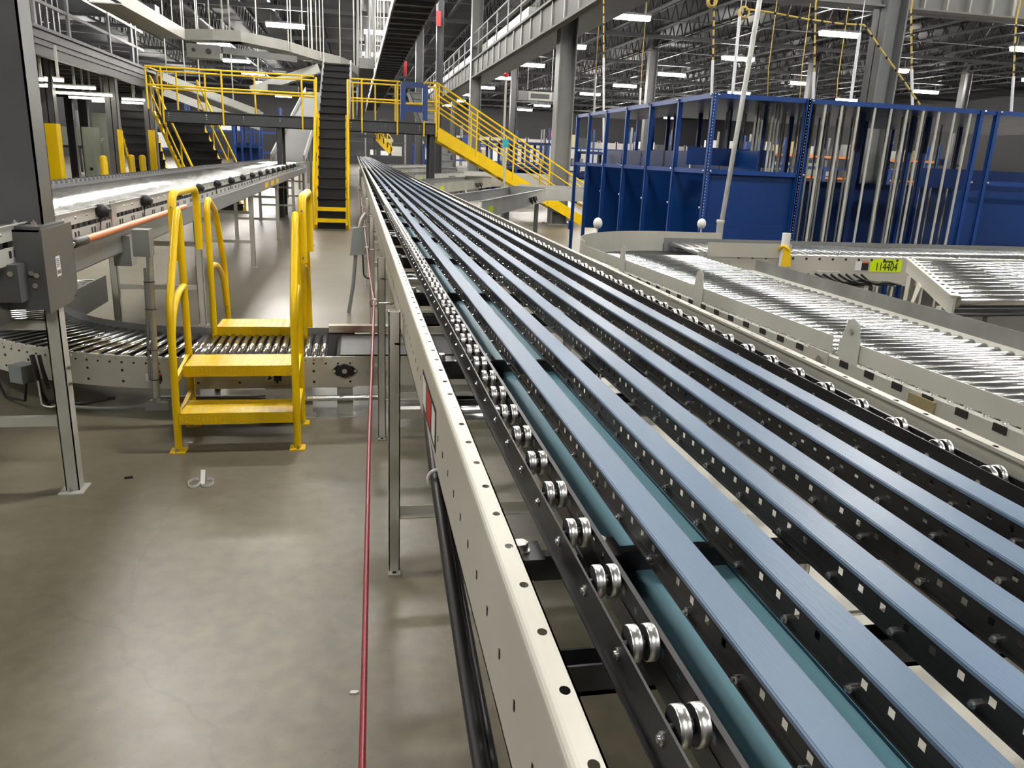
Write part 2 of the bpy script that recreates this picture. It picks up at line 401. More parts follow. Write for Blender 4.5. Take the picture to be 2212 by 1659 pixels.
# cross members, brackets and bolts
def hexbolt(m, c, r, h, n=6):
    m.cyl(c, (c[0], c[1], c[2]+h), r, n); return m
y = .05+.0
ys = []
yy = -.3
while yy < 30: ys.append(yy); yy += 1.17
for k, y in enumerate(ys):
    cr = MB().box(.18, y-.02, .965, 1.205, y+.02, .972).box(.18, y-.02, .965, 1.205, y-.016, 1.012).box(.18, y+.016, .965, 1.205, y+.02, 1.012)
    cr.build('cross_member', BLACK, con)
    y2 = y+.18
    br = MB()
    xs = [.238]+[.362+.115*i for i in range(6)]+[1.035, 1.15]
    for x in xs: br.prism([(x-.034, y2-.03, 1.070), (x+.034, y2-.03, 1.070), (x+.034, y2+.03, 1.070), (x-.034, y2+.03, 1.070)], (0, 0, .006))
    br.box(.18, y2-.01, 1.03, 1.205, y2+.01, 1.07).box(.18, y2+.03, 1.005, 1.205, y2+.034, 1.05)
    b = br.build('bracket', BLACK, con)
    if y < 12:
        bo = MB()
        for x in xs: bo.cyl((x, y2, 1.076), (x, y2, 1.079), .0155, 12); hexbolt(bo, (x, y2, 1.079), .0125, .012); bo.cyl((x+.014, y2-.002, 1.0), (x+.014, y2-.002, 1.03), .010, 6)
        bo.build('bolt', CHROME, b)
for y in (1.95, 4.3, 6.6, 9.0, 11.3):                       # return drums under the belts
    dr = MB().cyl((.19, y, .985), (.56, y, .985), .032, 20).cyl((.6, y, .985), (1.19, y, .985), .032, 20)
    dr.build('return_roller', CHROME, con)
# legs with feet and braces
for k, y in enumerate((2.92, 4.5, 7.3, 10.1, 12.9, 15.7, 18.5, 21.3, 24.1, 27.0)):
    for x, s in ((.135, 1), (1.25, -1)):
        lg = MB().box(x-.022, y-.02, 0, x+.022, y-.016, 1.08).box(x-.022, y-.02, 0, x-.018, y+.02, 1.08).box(x+.018, y-.02, 0, x+.022, y+.02, 1.08).box(x-.024, y-.05, 0, x+.024, y+.02, .006)
        lg.box(min(x, x+s*.035), y-.02, .955, max(x, x+s*.035), y+.03, .963)
        l = lg.build('leg', WHITE, con)
        MB().cyl((x, y-.036, .006), (x, y-.036, .009), .009, 8).build('foot_hole', INK, l)
    MB().box(.157, y-.018, .235, 1.228, y+.022, .239).box(.157, y+.018, .235, 1.228, y+.022, .275).build('brace', WHITE, con)
    MB().box(.157, y+.10, .62, 1.228, y+.14, .66).build('brace', WHITE, con)
# pale pan beneath the right-hand belts
MB().box(.60, -.5, .70, 1.20, 1.35, .708).box(.60, 1.37, .70, 1.20, 3.6, .708).build('drip_pan', WHITE, con)
# warning label on the side beam
lb = MB().box(.1690, 1.66, 1.000, .1698, 2.02, 1.100).build('label', INK, con, label='black warning label with a red mark')
for (a, b, c, d, mm) in ((1.68, 1.012, 1.755, 1.088, PAPER), (1.775, 1.012, 1.895, 1.088, RED), (1.915, 1.012, 2.005, 1.088, PAPER)):
    MB().box(.1682, a, b, .1690, c, d).build('label_panel', mm, lb)
# red pull cord through eye bolts, with switch box
pts = [V(-.004, .3, .60), V(-.003, .95, .74), V(.03, 2.2, .86), V(.08, 3.85, .937)]
for k in range(1, 8): pts += [V(.08, 3.85+2.48*k-1.24, .89), V(.08, 3.85+2.48*k, .905)]
tag(MB().tube(pts, [.0055]*len(pts), 8).build('emergency_pull_rope', REDROPE), 'red emergency pull cord strung along the white conveyor frame', 'cord')
for k in range(7):
    y = 3.85+2.48*k; z = .937 if k == 0 else .905
    ring = [V(.08+.019*math.cos(a), y, z+.019*math.sin(a)) for a in [2*math.pi*i/14 for i in range(15)]]
    MB().tube(ring, .0045, 8).cyl((.099, y, z), (.185, y, z), .0045, 8).cyl((.16, y, z), (.168, y, z), .010, 6).build('eye_bolt', CHROME, con)
t = thing('pull_cord_switch', 'grey cast pull cord switch box hung on the conveyor frame', 'switch box', (.04, 8.4, .62))
MB().prism([(-.04, 8.35, .88), (.10, 8.35, .90), (.12, 8.35, .62), (-.07, 8.35, .60)], (0, .10, 0)).build('case', GBOX, t)
MB().tube([(.03, 8.4, .88), (.06, 8.4, .98), (.10, 8.4, 1.03)], .028, 10).build('neck', STEEL, t)
MB().tube([(-.01, 8.4, .62), (-.04, 8.38, .3), (-.09, 8.35, 0.0)], .02, 8).build('conduit', GREYM, t)
MB().tube(bend([(.06, 8.4, .62), (.07, 8.36, .38), (.14, 8.34, .36), (.17, 8.38, .8)], .08), .009, 6).build('cable', RUBBER, t)
# black cables tied below the frame
t = thing('cable_bundle', 'black cable strapped along the underside of the white frame', 'cable', (.17, 1, .8))
MB().tube(bend([(.168, .25, .70), (.168, .6, .765), (.168, .95, .805), (.166, 1.35, .90), (.17, 1.79, .983), (.20, 2.3, 1.0), (.22, 3.2, 1.0)], .3, 6), .0135, 12).tube(bend([(.19, .25, .69), (.188, .6, .755), (.186, .95, .80), (.18, 1.35, .895), (.188, 1.79, .978), (.215, 2.3, .995)], .3, 6), .008, 8).build('cable', RUBBER, t)
for (x, y, z) in ((.174, .87, .793), (.17, 1.62, .955)):
    ring = [V(x+.021*math.cos(a), y, z+.021*math.sin(a)) for a in [2*math.pi*i/14 for i in range(15)]]
    MB().tube(ring, .004, 6).box(x+.010, y-.012, z+.012, x+.028, y+.004, z+.03).build('cable_tie', PLASTIC, t)
# ================================================================ roller conveyor helper
def roller_mesh(L, r=.0245, n=12, mm=None):
    m = MB(); m.tube([(-L/2-.012, 0, 0), (-L/2, 0, 0), (-L/2, 0, 0), (-L/2+.001, 0, 0), (L/2-.001, 0, 0), (L/2, 0, 0), (L/2, 0, 0), (L/2+.012, 0, 0)], [.006, .006, r-.004, r, r, r-.004, .006, .006], n, True)
    return mesh_of(m, 'roller', mm or ROLL)
# ================================================================ upper roller conveyor on the grey frame
uc = thing('roller_conveyor', 'long raised roller conveyor on a grey frame with black sensors', 'conveyor', (-1.9, 11, 0))
UX0, UX1, UZ, UY0, UY1 = -2.36, -1.45, 1.262, 1.2, 24.0
rm = roller_mesh(UX1-UX0-.02, .024, 10)
pitch = .0762; y = UY0+.05; k = 0; far = MB()
while y < UY1:
    if k < 250: piece(rm, 'roller', uc, ((UX0+UX1)/2, y, UZ-.022))
    else: far.cyl((UX0+.01, y, UZ-.022), (UX1-.01, y, UZ-.022), .024, 6)
    y += pitch; k += 1
far.build('roller', ROLL, uc, kind='stuff')
MB().box(UX0+.01, UY0, UZ-.10, UX1-.01, UY1, UZ-.095).build('added_shade_pan', BLACK, uc)  # black sheet added as painted shade between the rollers
# near side frame: pressed rail with notches
rail = MB()
rail.box(UX1, UY0, UZ-.045, UX1+.004, UY1, UZ+.020).box(UX1, UY0, UZ-.14, UX1+.004, UY1, UZ-.07).box(UX1-.03, UY0, UZ-.142, UX1+.004, UY1, UZ-.138).box(UX1, UY0, UZ+.018, UX1+.014, UY1, UZ+.022)
rs = rail.build('side_rail', WHITE2, uc)
nt = MB(); bl = MB()
y = UY0
k = 0
while y < 20:
    nt.box(UX1+.0005, y, UZ-.070, UX1+.0032, y+.045, UZ-.045)
    if k % 3 == 0: nt.box(UX1+.004, y, UZ-.115, UX1+.006, y+.022, UZ-.085).box(UX1+.004, y+.05, UZ-.115, UX1+.006, y+.072, UZ-.085)
    if k % 2 == 0: bl.sphere((UX1+.004, y+.03, UZ-.012), .008, 8, 4)
    y += .092; k += 1
nt.build('notch', INK, rs); bl.build('rivet', CHROME, rs)
fr = MB().box(UX0-.004, UY0, UZ-.14, UX0, UY1, UZ+.02).box(UX0-.02, UY0, UZ+.018, UX0, UY1, UZ+.022)
fr.box(UX0-.03, UY0, UZ-.02, UX0-.02, UY1, UZ+.05)
frs = fr.build('side_rail', GREYM, uc)
lugm = mesh_of(MB().box(UX0-.034, 0, UZ+.02, UX0-.018, .06, UZ+.058), 'lug', GREYD); y = 3.5
while y < 24: piece(lugm, 'lug', frs, (0, y, 0)); y += .12
# grey carrying beam with ledge
MB().box(-1.385, 4.05, 1.005, -1.38, UY1, 1.135).box(-1.45, 4.05, 1.13, -1.375, UY1, 1.137).box(-1.44, 4.05, 1.003, -1.38, UY1, 1.008).build('carrying_beam', GREYM, uc)
MB().box(-2.44, 4.05, 1.005, -2.43, UY1, 1.135).build('carrying_beam', GREYM, uc)
for y in (7.7, 11.6, 15.4, 19.3, 23.2):
    for x in (-1.43, -2.17):
        MB().box(x-.03, y-.025, 0, x+.03, y-.021, 1.005).box(x-.03, y-.025, 0, x-.026, y+.025, 1.005).box(x+.026, y-.025, 0, x+.03, y+.025, 1.005).box(x-.045, y-.05, 0, x+.045, y+.05, .008).build('leg', WHITE, uc)
    MB().box(-2.15, y-.02, .34, -1.45, y+.02, .38).build('brace', WHITE, uc)
    MB().box(-2.15, y-.02, .74, -1.45, y+.02, .78).build('brace', WHITE, uc)
sens = MB().sphere((0, 0, 0), .042, 14, 8, .95).cyl((0, 0, 0), (.045, 0, -.012), .026, 10)
sens.tube([(0, 0, -.03), (-.005, -.02, -.07), (.0, -.05, -.10)], .004, 6)
sm = mesh_of(sens, 'sensor', RUBBER)
for k in range(16):
    piece(sm, 'sensor', uc, (UX1+.026, 4.92+.985*k, UZ-.004))
# joint strap on the rail
MB().box(UX1+.004, 5.16, UZ-.13, UX1+.012, 5.26, UZ+.035).build('joint_plate', STEEL, uc)
# brown label pair on the carrying beam
for y in (13.0, 13.9, 14.8): MB().box(-1.380, y, 1.03, -1.3785, y+.5, 1.11).build('label', YELD, uc)
# ================================================================ orange pole resting on the ledge
t = thing('orange_pole', 'orange tube with black rubber end resting on the conveyor ledge', 'pole', (-1.415, 4.2, 1.137))
a, b = V(-1.352, 4.34, 1.158), V(-1.352, 6.85, 1.158)
MB().tube([a, b], .019, 16).build('tube', ORANGE, t)
MB().tube([a-V(0, .17, 0), a-V(0, .16, 0), a+V(0, .02, 0), a+V(0, .03, 0)], [.020, .0245, .0245, .020], 14).build('grip', RUBBER, t)
MB().tube([a-V(0, .185, 0), a-V(0, .17, 0)], [.013, .017], 12).build('end_plug', CHROME, t)
# ================================================================ grey support frame with its column
sp = thing('support_frame', 'dark grey bolted box support with tall column over the conveyor', 'support frame', (-1.4, 3.85, 0))
MB().box(-2.6, 3.74, .915, -1.335, 3.76, 1.262).box(-2.6, 4.09, .915, -1.335, 4.10, 1.262).box(-2.6, 3.74, 1.254, -1.335, 4.10, 1.262).build('cross_box', GREY, sp)
MB().prism([(-1.336, 3.73, 1.264), (-1.336, 4.11, 1.268), (-1.336, 4.11, .955), (-1.336, 4.02, .905), (-1.336, 3.73, .900)], (.008, 0, 0)).build('end_plate', GREY, sp)
# column: flanged section, slightly behind the cross box front
cxl, cxr = -1.485, -1.365
MB().box(-1.56, 3.90, 1.262, -1.375, 3.908, 4.6).box(-1.383, 3.90, 1.262, -1.375, 4.05, 4.6).box(-1.56, 3.90, 1.262, -1.552, 4.05, 4.6).box(-1.56, 4.045, 1.262, -1.375, 4.05, 4.6).build('column', GREY, sp)
MB().box(-1.62, 3.77, 1.262, -1.345, 4.07, 1.274).build('base_plate', GREY, sp)
bo = MB()
for x, y in ((-1.585, 3.82), (-1.46, 3.82), (-1.385, 3.82)):
    bo.cyl((x, y, 1.274), (x, y, 1.278), .016, 12); hexbolt(bo, (x, y, 1.278), .0125, .012); bo.cyl((x, y, 1.29), (x, y, 1.298), .005, 6)
bo.build('bolt', CHROME, sp)
# lower beam heading left, bolted to the cross box
MB().box(-2.7, 3.64, .965, -1.405, 3.74, 1.125).build('side_beam', GREY, sp)
bo = MB()
for x, y, z in ((-1.43, 3.638, 1.09), (-1.365, 3.735, 1.07), (-1.385, 3.735, 1.08), (-1.375, 3.735, 1.025), (-1.62, 3.638, 1.075)):
    bo.cyl((x, y, z), (x, y-.012, z), .0125, 6)
bo.build('bolt', CHROME, sp)
MB().box(-1.60, 3.62, .86, -1.50, 3.76, .965).build('clip', GREY, sp)
# sticker with barcode
st = MB().box(-1.328, 3.86, 1.045, -1.3272, 3.91, 1.135).build('sticker', PAPER, sp, label='white sticker with blue print and a barcode')
ink = MB()
for k in range(8): ink.box(-1.3272, 3.866+k*.005, 1.055, -1.3268, 3.8685+k*.005, 1.073)
ink.build('barcode', INK, st)
prn = MB()
for k in range(5): prn.box(-1.3272, 3.866, 1.088+k*.008, -1.3268, 3.866+(.036 if k % 2 else .028), 1.092+k*.008)
prn.build('print', BLUED, st)
# leg under the support, with foot plate and tie bar
MB().box(-1.395, 3.84, 0, -1.335, 3.845, .92).box(-1.340, 3.84, 0, -1.335, 3.91, .92).box(-1.395, 3.84, 0, -1.390, 3.91, .92).build('leg', WHITE2, sp)
ft = MB().box(-1.42, 3.80, 0, -1.31, 3.93, .008).build('foot', WHITE2, sp)
b2 = MB(); hexbolt(b2, (-1.37, 3.822, .008), .011, .010); b2.cyl((-1.37, 3.822, .018), (-1.37, 3.822, .03), .005, 6); b2.build('anchor_bolt', CHROME, ft)
MB().box(-2.75, 3.85, .335, -1.395, 3.89, .378).build('tie_bar', WHITE2, sp)
MB().box(-2.75, 3.85, .80, -1.395, 3.89, .845).build('tie_bar', WHITE2, sp)
bo = MB()
for z in (.62, .54): bo.cyl((-1.335, 3.86, z), (-1.320, 3.86, z), .011, 6)
bo.build('bolt', CHROME, sp)
# ================================================================ low curved roller conveyor
lc = thing('curved_roller_conveyor', 'low curved roller conveyor with pale side frames passing under the yellow steps', 'conveyor', (-.9, 5.2, 0))
LZ = .395; CC = (-.92, 6.98); RI, RO = 1.38, 2.05
yn, yf = CC[1]-RO, CC[1]-RI
def off_path(R, y_str):
    p = [V(-.02, y_str, 0), V(-.92, y_str, 0)]
    p += arc(CC, R, -math.pi/2, -math.pi, 22)[1:]
    p += [V(CC[0]-R, CC[1]+.9, 0)]
    return p
# outer (near) frame and inner (far) frame as pressed channels
outer = off_path(RO, yn); inner = off_path(RI, yf)
def at_z(p, z): return [V(q.x, q.y, z) for q in p]
fo = MB().sweep([(-.002, -.165), (.002, -.165), (.002, .035), (-.002, .035)], at_z(outer, LZ-.04)).sweep([(0, .0), (.03, .0), (.03, .004), (0, .004)], at_z(outer, LZ-.01)).sweep([(0, .0), (.03, .0), (.03, .004), (0, .004)], at_z(outer, LZ-.205))
fo.build('side_frame', WHITE, lc)
fi = MB().sweep([(-.002, -.165), (.002, -.165), (.002, .03), (-.002, .03)], at_z(inner, LZ-.04)).sweep([(-.003, .0), (.003, .0), (.003, .05), (-.003, .05)], at_z(inner, LZ-.01))
fi.build('side_frame', GREYM, lc)
mid_ = at_z(off_path((RI+RO)/2, (yn+yf)/2), LZ-.20)
hw_ = (RO-RI)/2-.01
MB().sweep([(-hw_, 0), (hw_, 0), (hw_, .006), (-hw_, .006)], mid_).build('added_shade_pan', BLACK, lc)  # unseen pan added to block light and darken the floor below
hol = MB()
for i in range(60):                                   # punched holes along the near frame
    s = i*.075
    if s < .85: p = V(-.05-s, yn-.004, 0); n = V(0, -1, 0)
    else:
        a = -math.pi/2-(s-.85)/RO; p = V(CC[0]+(RO+.004)*math.cos(a), CC[1]+(RO+.004)*math.sin(a), 0); n = V(math.cos(a), math.sin(a), 0)
    for z in ((LZ-.045,) if i % 3 else (LZ-.045, LZ-.095, LZ-.165)):
        q = V(p.x, p.y, z); hol.cyl(q-n*.002, q+n*.0016, .0065 if z > LZ-.06 else .008, 8)
hol.build('hole', INK, lc)
rl = yf-yn-.02
lrm = roller_mesh(rl, .0245, 14, CHROMER)
for i in range(16):
    piece(lrm, 'roller', lc, (-.20-.055*i if False else -.22-.052*i, (yn+yf)/2, LZ-.024), (0, 0, math.pi/2))
for i in range(33):
    a = -math.pi/2-(math.pi/2)*(i+.5)/33; R = (RI+RO)/2
    piece(lrm, 'roller', lc, (CC[0]+R*math.cos(a), CC[1]+R*math.sin(a), LZ-.024), (0, 0, a))
for i in range(11):
    piece(lrm, 'roller', lc, (CC[0]-(RI+RO)/2, CC[1]+.06+.08*i, LZ-.024), (0, 0, 0))
# powered belt end near the main conveyor, with bearing block
MB().tube([(.5, yn+.03+0, LZ-.03), (-.10, yn+.03, LZ-.03)], .001, 4).build('tension_rod', STEEL, lc)
sx = MB()
L_ = [(-.14, LZ-.045), (-.135, LZ-.015), (-.11, LZ+.002), (.9, LZ+.002), (.9, LZ-.05), (-.12, LZ-.07)]
sx.prism([(x, yn+.035, z) for x, z in L_], (0, yf-yn-.07, 0)).build('belt', RUBBER, lc, label='black rubber belt')
MB().box(-.20, yf-.03, LZ+.01, .95, yf+.035, LZ+.06).build('guard_beam', RUST, lc, label='cream beam with rust stains')
MB().box(-.16, yn-.004, .20, .95, yn, LZ+.0).build('end_frame', WHITE, lc)
bb = MB().cyl((-.085, yn-.004, .305), (-.085, yn-.030, .305), .043, 20).prism([(-.165, yn-.005, .305), (-.13, yn-.005, .340), (-.04, yn-.005, .335), (-.005, yn-.005, .305), (-.04, yn-.005, .27), (-.13, yn-.005, .27)], (0, -.012, 0)).build('bearing_block', RUBBER, lc)
bc = MB().cyl((-.085, yn-.030, .305), (-.085, yn-.034, .305), .016, 14)
for x in (-.15, -.018): bc.cyl((x, yn-.017, .305), (x, yn-.028, .305), .010, 6)
bc.build('shaft_end', CHROME, bb)
MB().box(.03, yn-.006, .262, .22, yn-.004, .30).build('take_up_slot', STEEL, lc)
for (x, hh) in ((-.085, .20), (-.34, .20), (-1.02, .2)):
    MB().box(x-.05, yn+.02, 0, x+.05, yn+.026, hh).box(x-.05, yn-.04, 0, x+.07, yn+.06, .006).build('foot_bracket', WHITE2, lc)
MB().tube([(-.32, yn-.02, .125), (.55, yn-.02, .125)], .018, 10).build('conduit', CHROME, lc)
MB().tube([(-1.25, yn-.01, .12), (-.9, yn-.02, .128), (-.32, yn-.03, .118)], .013, 8).tube([(-1.2, yn-.02, .15), (-.7, yn-.03, .15), (-.4, yn-.03, .16)], .008, 6).build('hose', GREYM, lc)
def warn(x):
    w_ = MB().box(x, yn-.0056, .237, x+.048, yn-.0046, .283).build('warning_label', PAPER, lc)
    MB().box(x+.052, yn-.0056, .237, x+.098, yn-.0046, .283).build('warning_text', INK, w_)
    MB().box(x+.052, yn-.0062, .274, x+.098, yn-.0056, .283).build('warning_header', RED, w_)
    MB().prism([(x+.008, yn-.0057, .242), (x+.020, yn-.0057, .265), (x+.012, yn-.0057, .274), (x+.028, yn-.0057, .270), (x+.040, yn-.0057, .255), (x+.030, yn-.0057, .25)], (0, -.0006, 0)).build('pictogram', INK, w_)
warn(-.57)
a = -math.pi/2-.15; n = V(math.cos(a), math.sin(a), 0); tt = V(n.y, -n.x, 0); c = V(CC[0], CC[1], .262)+n*(RO+.006)
if tt.x < 0: tt = -tt
w_ = MB().obox(c-tt*.026, tt*.024, n*.0008, (0, 0, .023)).build('warning_label', PAPER, lc)
MB().obox(c+tt*.026, tt*.023, n*.0008, (0, 0, .023)).build('warning_text', INK, w_)
MB().obox(c+tt*.026+V(0, 0, .017)+n*.001, tt*.023, n*.0006, (0, 0, .005)).build('warning_header', RED, w_)
MB().box(.10, yn-.0056, .325, .145, yn-.0046, .35).build('warning_label', PAPER, lc)
MB().box(-.57, yn-.05, .135, -.40, yn-.01, .20).build('valve_block', CHROME, lc)
# curved-part motor box and cables
t = thing('motor_control_box', 'small grey control box with cables on the conveyor curve', 'control box', (-1.62, 5.0, 0))
a = -math.pi/2-.56; n = V(math.cos(a), math.sin(a), 0); tt = V(-n.y, n.x, 0); c = V(CC[0], CC[1], 0)+n*(RO+.07)
MB().obox((c.x, c.y, .235), n*.05, tt*.055, (0, 0, .055)).build('case', GBOX, t)
d = c+tt*.10
MB().tube(bend([(d.x, d.y, .36), (d.x+.02, d.y-.03, .30), (d.x+.03, d.y-.02, .12), (d.x+.04, d.y+.05, .03)], .08), .016, 8).tube(bend([(d.x+.04, d.y, .36), (d.x+.06, d.y-.03, .28), (d.x+.08, d.y-.02, .15)], .08), .012, 8).build('cable', RUBBER, t)
MB().tube(bend([(d.x+.03, d.y-.04, .21), (d.x+.035, d.y-.04, .05), (d.x+.10, d.y-.06, .04), (d.x+.13, d.y-.06, .06)], .02), .006, 6).build('hook', PLASTIC, t)
MB().tube([(c.x-.4, c.y+.55, .10), (c.x-.2, c.y+.2, .02), (c.x, c.y-.02, .06), (c.x+.02, c.y-.02, .18)], .008, 6).tube([(c.x+.1, c.y-.02, .05), (c.x+.35, c.y-.1, .06), (c.x+.55, c.y-.12, .10)], .010, 6).build('floor_cable', RUBBER, t)
# ================================================================ conduit riser with junction boxes
t = thing('conduit_riser', 'grey vertical conduit rising from the floor to a junction box', 'conduit', (-1.16, 4.75, 0))
p0, p1 = gy(338, 850, 4.78), gy(322, 540, 4.78)
MB().tube([V(p0.x, 4.78, .16), V(p1.x, 4.78, p1.z)], .019, 14).build('pipe', STEEL, t)
MB().tube([V(p0.x-.028, 4.775, .30), V(p1.x-.03, 4.775, p1.z-.1)], .008, 8).build('wire', GREYM, t)
MB().obox((p0.x, 4.78, .135), (.065, 0, 0), (0, .022, 0), (0, 0, .024)).cyl((p0.x-.085, 4.78, .135), (p0.x-.065, 4.78, .135), .014, 10).cyl((p0.x, 4.78, .155), (p0.x, 4.78, .185), .022, 12).build('fitting', GREYM, t)
MB().tube([V(p0.x-.085, 4.78, .135), V(p0.x-.18, 4.78, .125), V(p0.x-.32, 4.76, .13), V(p0.x-.5, 4.75, .15)], .011, 8).build('hose', GREYM, t)
q = gy(308, 524, 4.80); MB().box(q.x-.045, 4.76, q.z-.075, q.x+.045, 4.86, q.z+.075).build('junction_box', GBOX, t)
q = gy(268, 540, 5.15); MB().box(q.x-.05, 5.10, q.z-.09, q.x+.05, 5.22, q.z+.09).build('junction_box', GBOX, t)
ties = MB()
for z in (.30, .48, .72, .88):
    f_ = (z-.16)/(p1.z-.16); x = p0.x+(p1.x-p0.x)*f_; ring = [V(x-.008+.03*math.cos(a), 4.778+.024*math.sin(a), z) for a in [2*math.pi*i/12 for i in range(13)]]; ties.tube(ring, .003, 5)
ties.build('cable_tie', RUBBER, t)
# ================================================================ yellow crossover steps
cs = thing('crossover_steps', 'small yellow crossover step unit with handrails straddling the low roller conveyor', 'steps', (-.67, 5.1, 0))
XL, XR = -.985, -.345
R_ = .0205
for x, sg in ((XL, 1), (XR, -1)):
    # near half
    f = bend([(x, 4.36, 0), (x, 4.40, .80), (x, 4.70, 1.24), (x, 4.765, 1.295), (x, 4.79, 1.22), (x, 4.80, 0)], .07, 6)
    MB().tube(f, R_, 14).build('stile', YEL, cs)
    MB().tube(bend([(x, 4.385, .50), (x, 4.43, .72), (x, 4.60, .84), (x, 4.795, .86)], .12, 8), R_*.9, 12).build('knee_rail', YEL, cs)
    # far half
    f = bend([(x+.02*sg, 6.22, 0), (x+.02*sg, 6.12, .80), (x+.02*sg, 5.88, 1.20), (x+.02*sg, 5.62, 1.30), (x+.02*sg, 5.56, 1.25), (x+.02*sg, 5.55, 0)], .07, 6)
    MB().tube(f, R_, 14).build('stile', YEL, cs)
    MB().tube(bend([(x+.02*sg, 6.11, .50), (x+.02*sg, 6.05, .72), (x+.02*sg, 5.8, .85), (x+.02*sg, 5.555, .86)], .12, 8), R_*.9, 12).build('knee_rail', YEL, cs)
    # hoop that links both halves
    xo = x-.035*sg+.0
    hp = MB().tube(bend([(xo, 4.80, 1.0), (xo, 4.80, 1.375), (xo, 5.52, 1.375), (xo, 5.52, .98)], .11, 8), .0235, 14)
    h = hp.build('hoop', YEL, cs)
    MB().cyl((xo, 4.776, 1.03), (xo, 4.772, 1.03), .007, 8).cyl((xo-.0235*sg, 5.52, 1.02), (xo-.028*sg, 5.52, 1.02), .008, 8).cyl((xo, 4.776, 1.30), (xo, 4.772, 1.30), .006, 8).build('bolt', CHROME, h)
    for y in (4.36, 4.80, 6.22):
        ff = MB().box(x-.042, y-.045, 0, x+.042, y+.04, .007).build('foot', YEL, cs)
        m = MB(); hexbolt(m, (x-.005*sg, y-.032, .007), .010, .010); m.cyl((x-.005*sg, y-.032, .017), (x-.005*sg, y-.032, .026), .005, 6); m.build('anchor_bolt', STEEL, ff)
def tread(y0, y1, z, xa, xb, lip=.062):
    MB().box(xa, y0, z-.006, xb, y1, z).box(xa, y0-.001, z-lip, xb, y0+.006, z).box(xa, y1-.006, z-lip, xb, y1+.001, z).box(xa, y0, z-lip*.8, xa+.005, y1, z).box(xb-.005, y0, z-lip*.8, xb, y1, z).build('tread', DPLATE, cs)
    dm = MB(); k = 0; y = y0+.014
    while y < y1-.008:                                  # raised lozenges of the checker plate
        x = xa+.016+(.011 if k % 2 else 0)
        while x < xb-.012:
            a_, b_ = (.0085, .0030) if (k+int((x-xa)/.022)) % 2 else (.0030, .0085)
            dm.add([(x-a_, y, z), (x, y-b_, z), (x+a_, y, z), (x, y+b_, z), (x, y, z+.0022)], [(0, 1, 4), (1, 2, 4), (2, 3, 4), (3, 0, 4)]); x += .022
        y += .0125; k += 1
    for zz in (z-.014, z-.030, z-.046):
        x = xa+.014; k += 1
        while x < xb-.012:
            a_, b_ = (.0085, .0035) if (k+int((x-xa)/.022)) % 2 else (.0035, .0085)
            dm.add([(x-a_, y0-.001, zz), (x, y0-.001, zz-b_), (x+a_, y0-.001, zz), (x, y0-.001, zz+b_), (x, y0-.0032, zz)], [(0, 1, 4), (1, 2, 4), (2, 3, 4), (3, 0, 4)]); x += .022
    dm.build('plate_relief', DPLATE, cs, kind='stuff')
tread(4.345, 4.60, .222, XL+.018, XR-.018); tread(4.52, 4.79, .447, XL+.018, XR-.018)
tread(5.56, 5.84, .447, XL+.03, XR-.03); tread(5.90, 6.16, .222, XL+.03, XR-.03)
for x in (XL, XR):
    for z, ya in ((.20, 4.37), (.42, 4.39)): MB().bar((x, ya, z-.03), (x, 4.80, z+.02), .022, .03).build('brace', YEL, cs)
# ================================================================ crossover bridge with its stairs
BZ = 2.36; BY0, BY1 = 20.2, 21.25; BXL, BXR = -4.36, 1.95
br = thing('crossover_bridge', 'grey steel bridge with yellow handrails crossing over the conveyors', 'bridge', (-1.2, 20.7, 0))
fb = MB()
for y in (BY0, BY1-.01): fb.box(BXL, y, BZ-.26, BXR, y+.008, BZ).box(BXL, y-.05, BZ-.012, BXR, y+.05, BZ).box(BXL, y-.05, BZ-.26, BXR, y+.05, BZ-.248)
for x in (BXL, BXR): fb.box(x-.005, BY0, BZ-.26, x+.005, BY1, BZ)
fb.build('beam', GREYD, br)
MB().box(BXL, BY0, BZ, BXR, BY1, BZ+.01).build('deck', GREYD, br)
bo = MB()
for x in [-4.2+.82*k for k in range(8)]:
    for z in (-.07, -.12, -.17): bo.cyl((x, BY0, BZ+z), (x, BY0-.012, BZ+z), .012, 6)
bo.build('bolt', CHROME, br)
for x in (-1.78, 1.86):
    for y in (BY0+.05, BY1-.05): MB().box(x-.06, y-.005, 0, x+.06, y+.005, BZ-.26).box(x-.06, y-.06, 0, x-.05, y+.06, BZ-.26).box(x+.05, y-.06, 0, x+.06, y+.06, BZ-.26).build('post', GREYD, br)
def rail(parent, posts, y, z0, z1, zm, xa, xb, r=.021, drop=.3):
    MB().tube([(xa, y, z1), (xb, y, z1)], r, 8).build('top_rail', YEL, parent)
    MB().tube([(xa, y, zm), (xb, y, zm)], r, 8).build('mid_rail', YEL, parent)
    for x in posts: MB().tube([(x, y, z0-drop), (x, y, z1)], r, 8).build('rail_post', YEL, parent)
rail(br, (-4.30, -3.0, -1.22), BY0-.06, BZ, 3.27, 2.88, -4.62, -.93)
rail(br, (-4.62, -4.2, -3.55, -2.4, -.98), BY1+.02, BZ, 3.27, 2.88, -4.62, -.93, drop=.02)
for y in (BY0-.06, BY1+.02): MB().tube([(-4.62, y, BZ), (-4.62, y, 3.27)], .021, 8).build('rail_post', YEL, br)
for z in (3.27, 2.88): MB().tube([(-4.62, BY0-.06, z), (-4.62, BY1, z)], .021, 8).build('end_rail', YEL, br)
rail(br, (.16, 1.0), BY0-.06, BZ, 3.27, 2.84, -.10, 1.06)
rail(br, (-.05, .5, 1.0), BY1, BZ, 3.27, 2.84, -.10, 1.95, drop=.02)
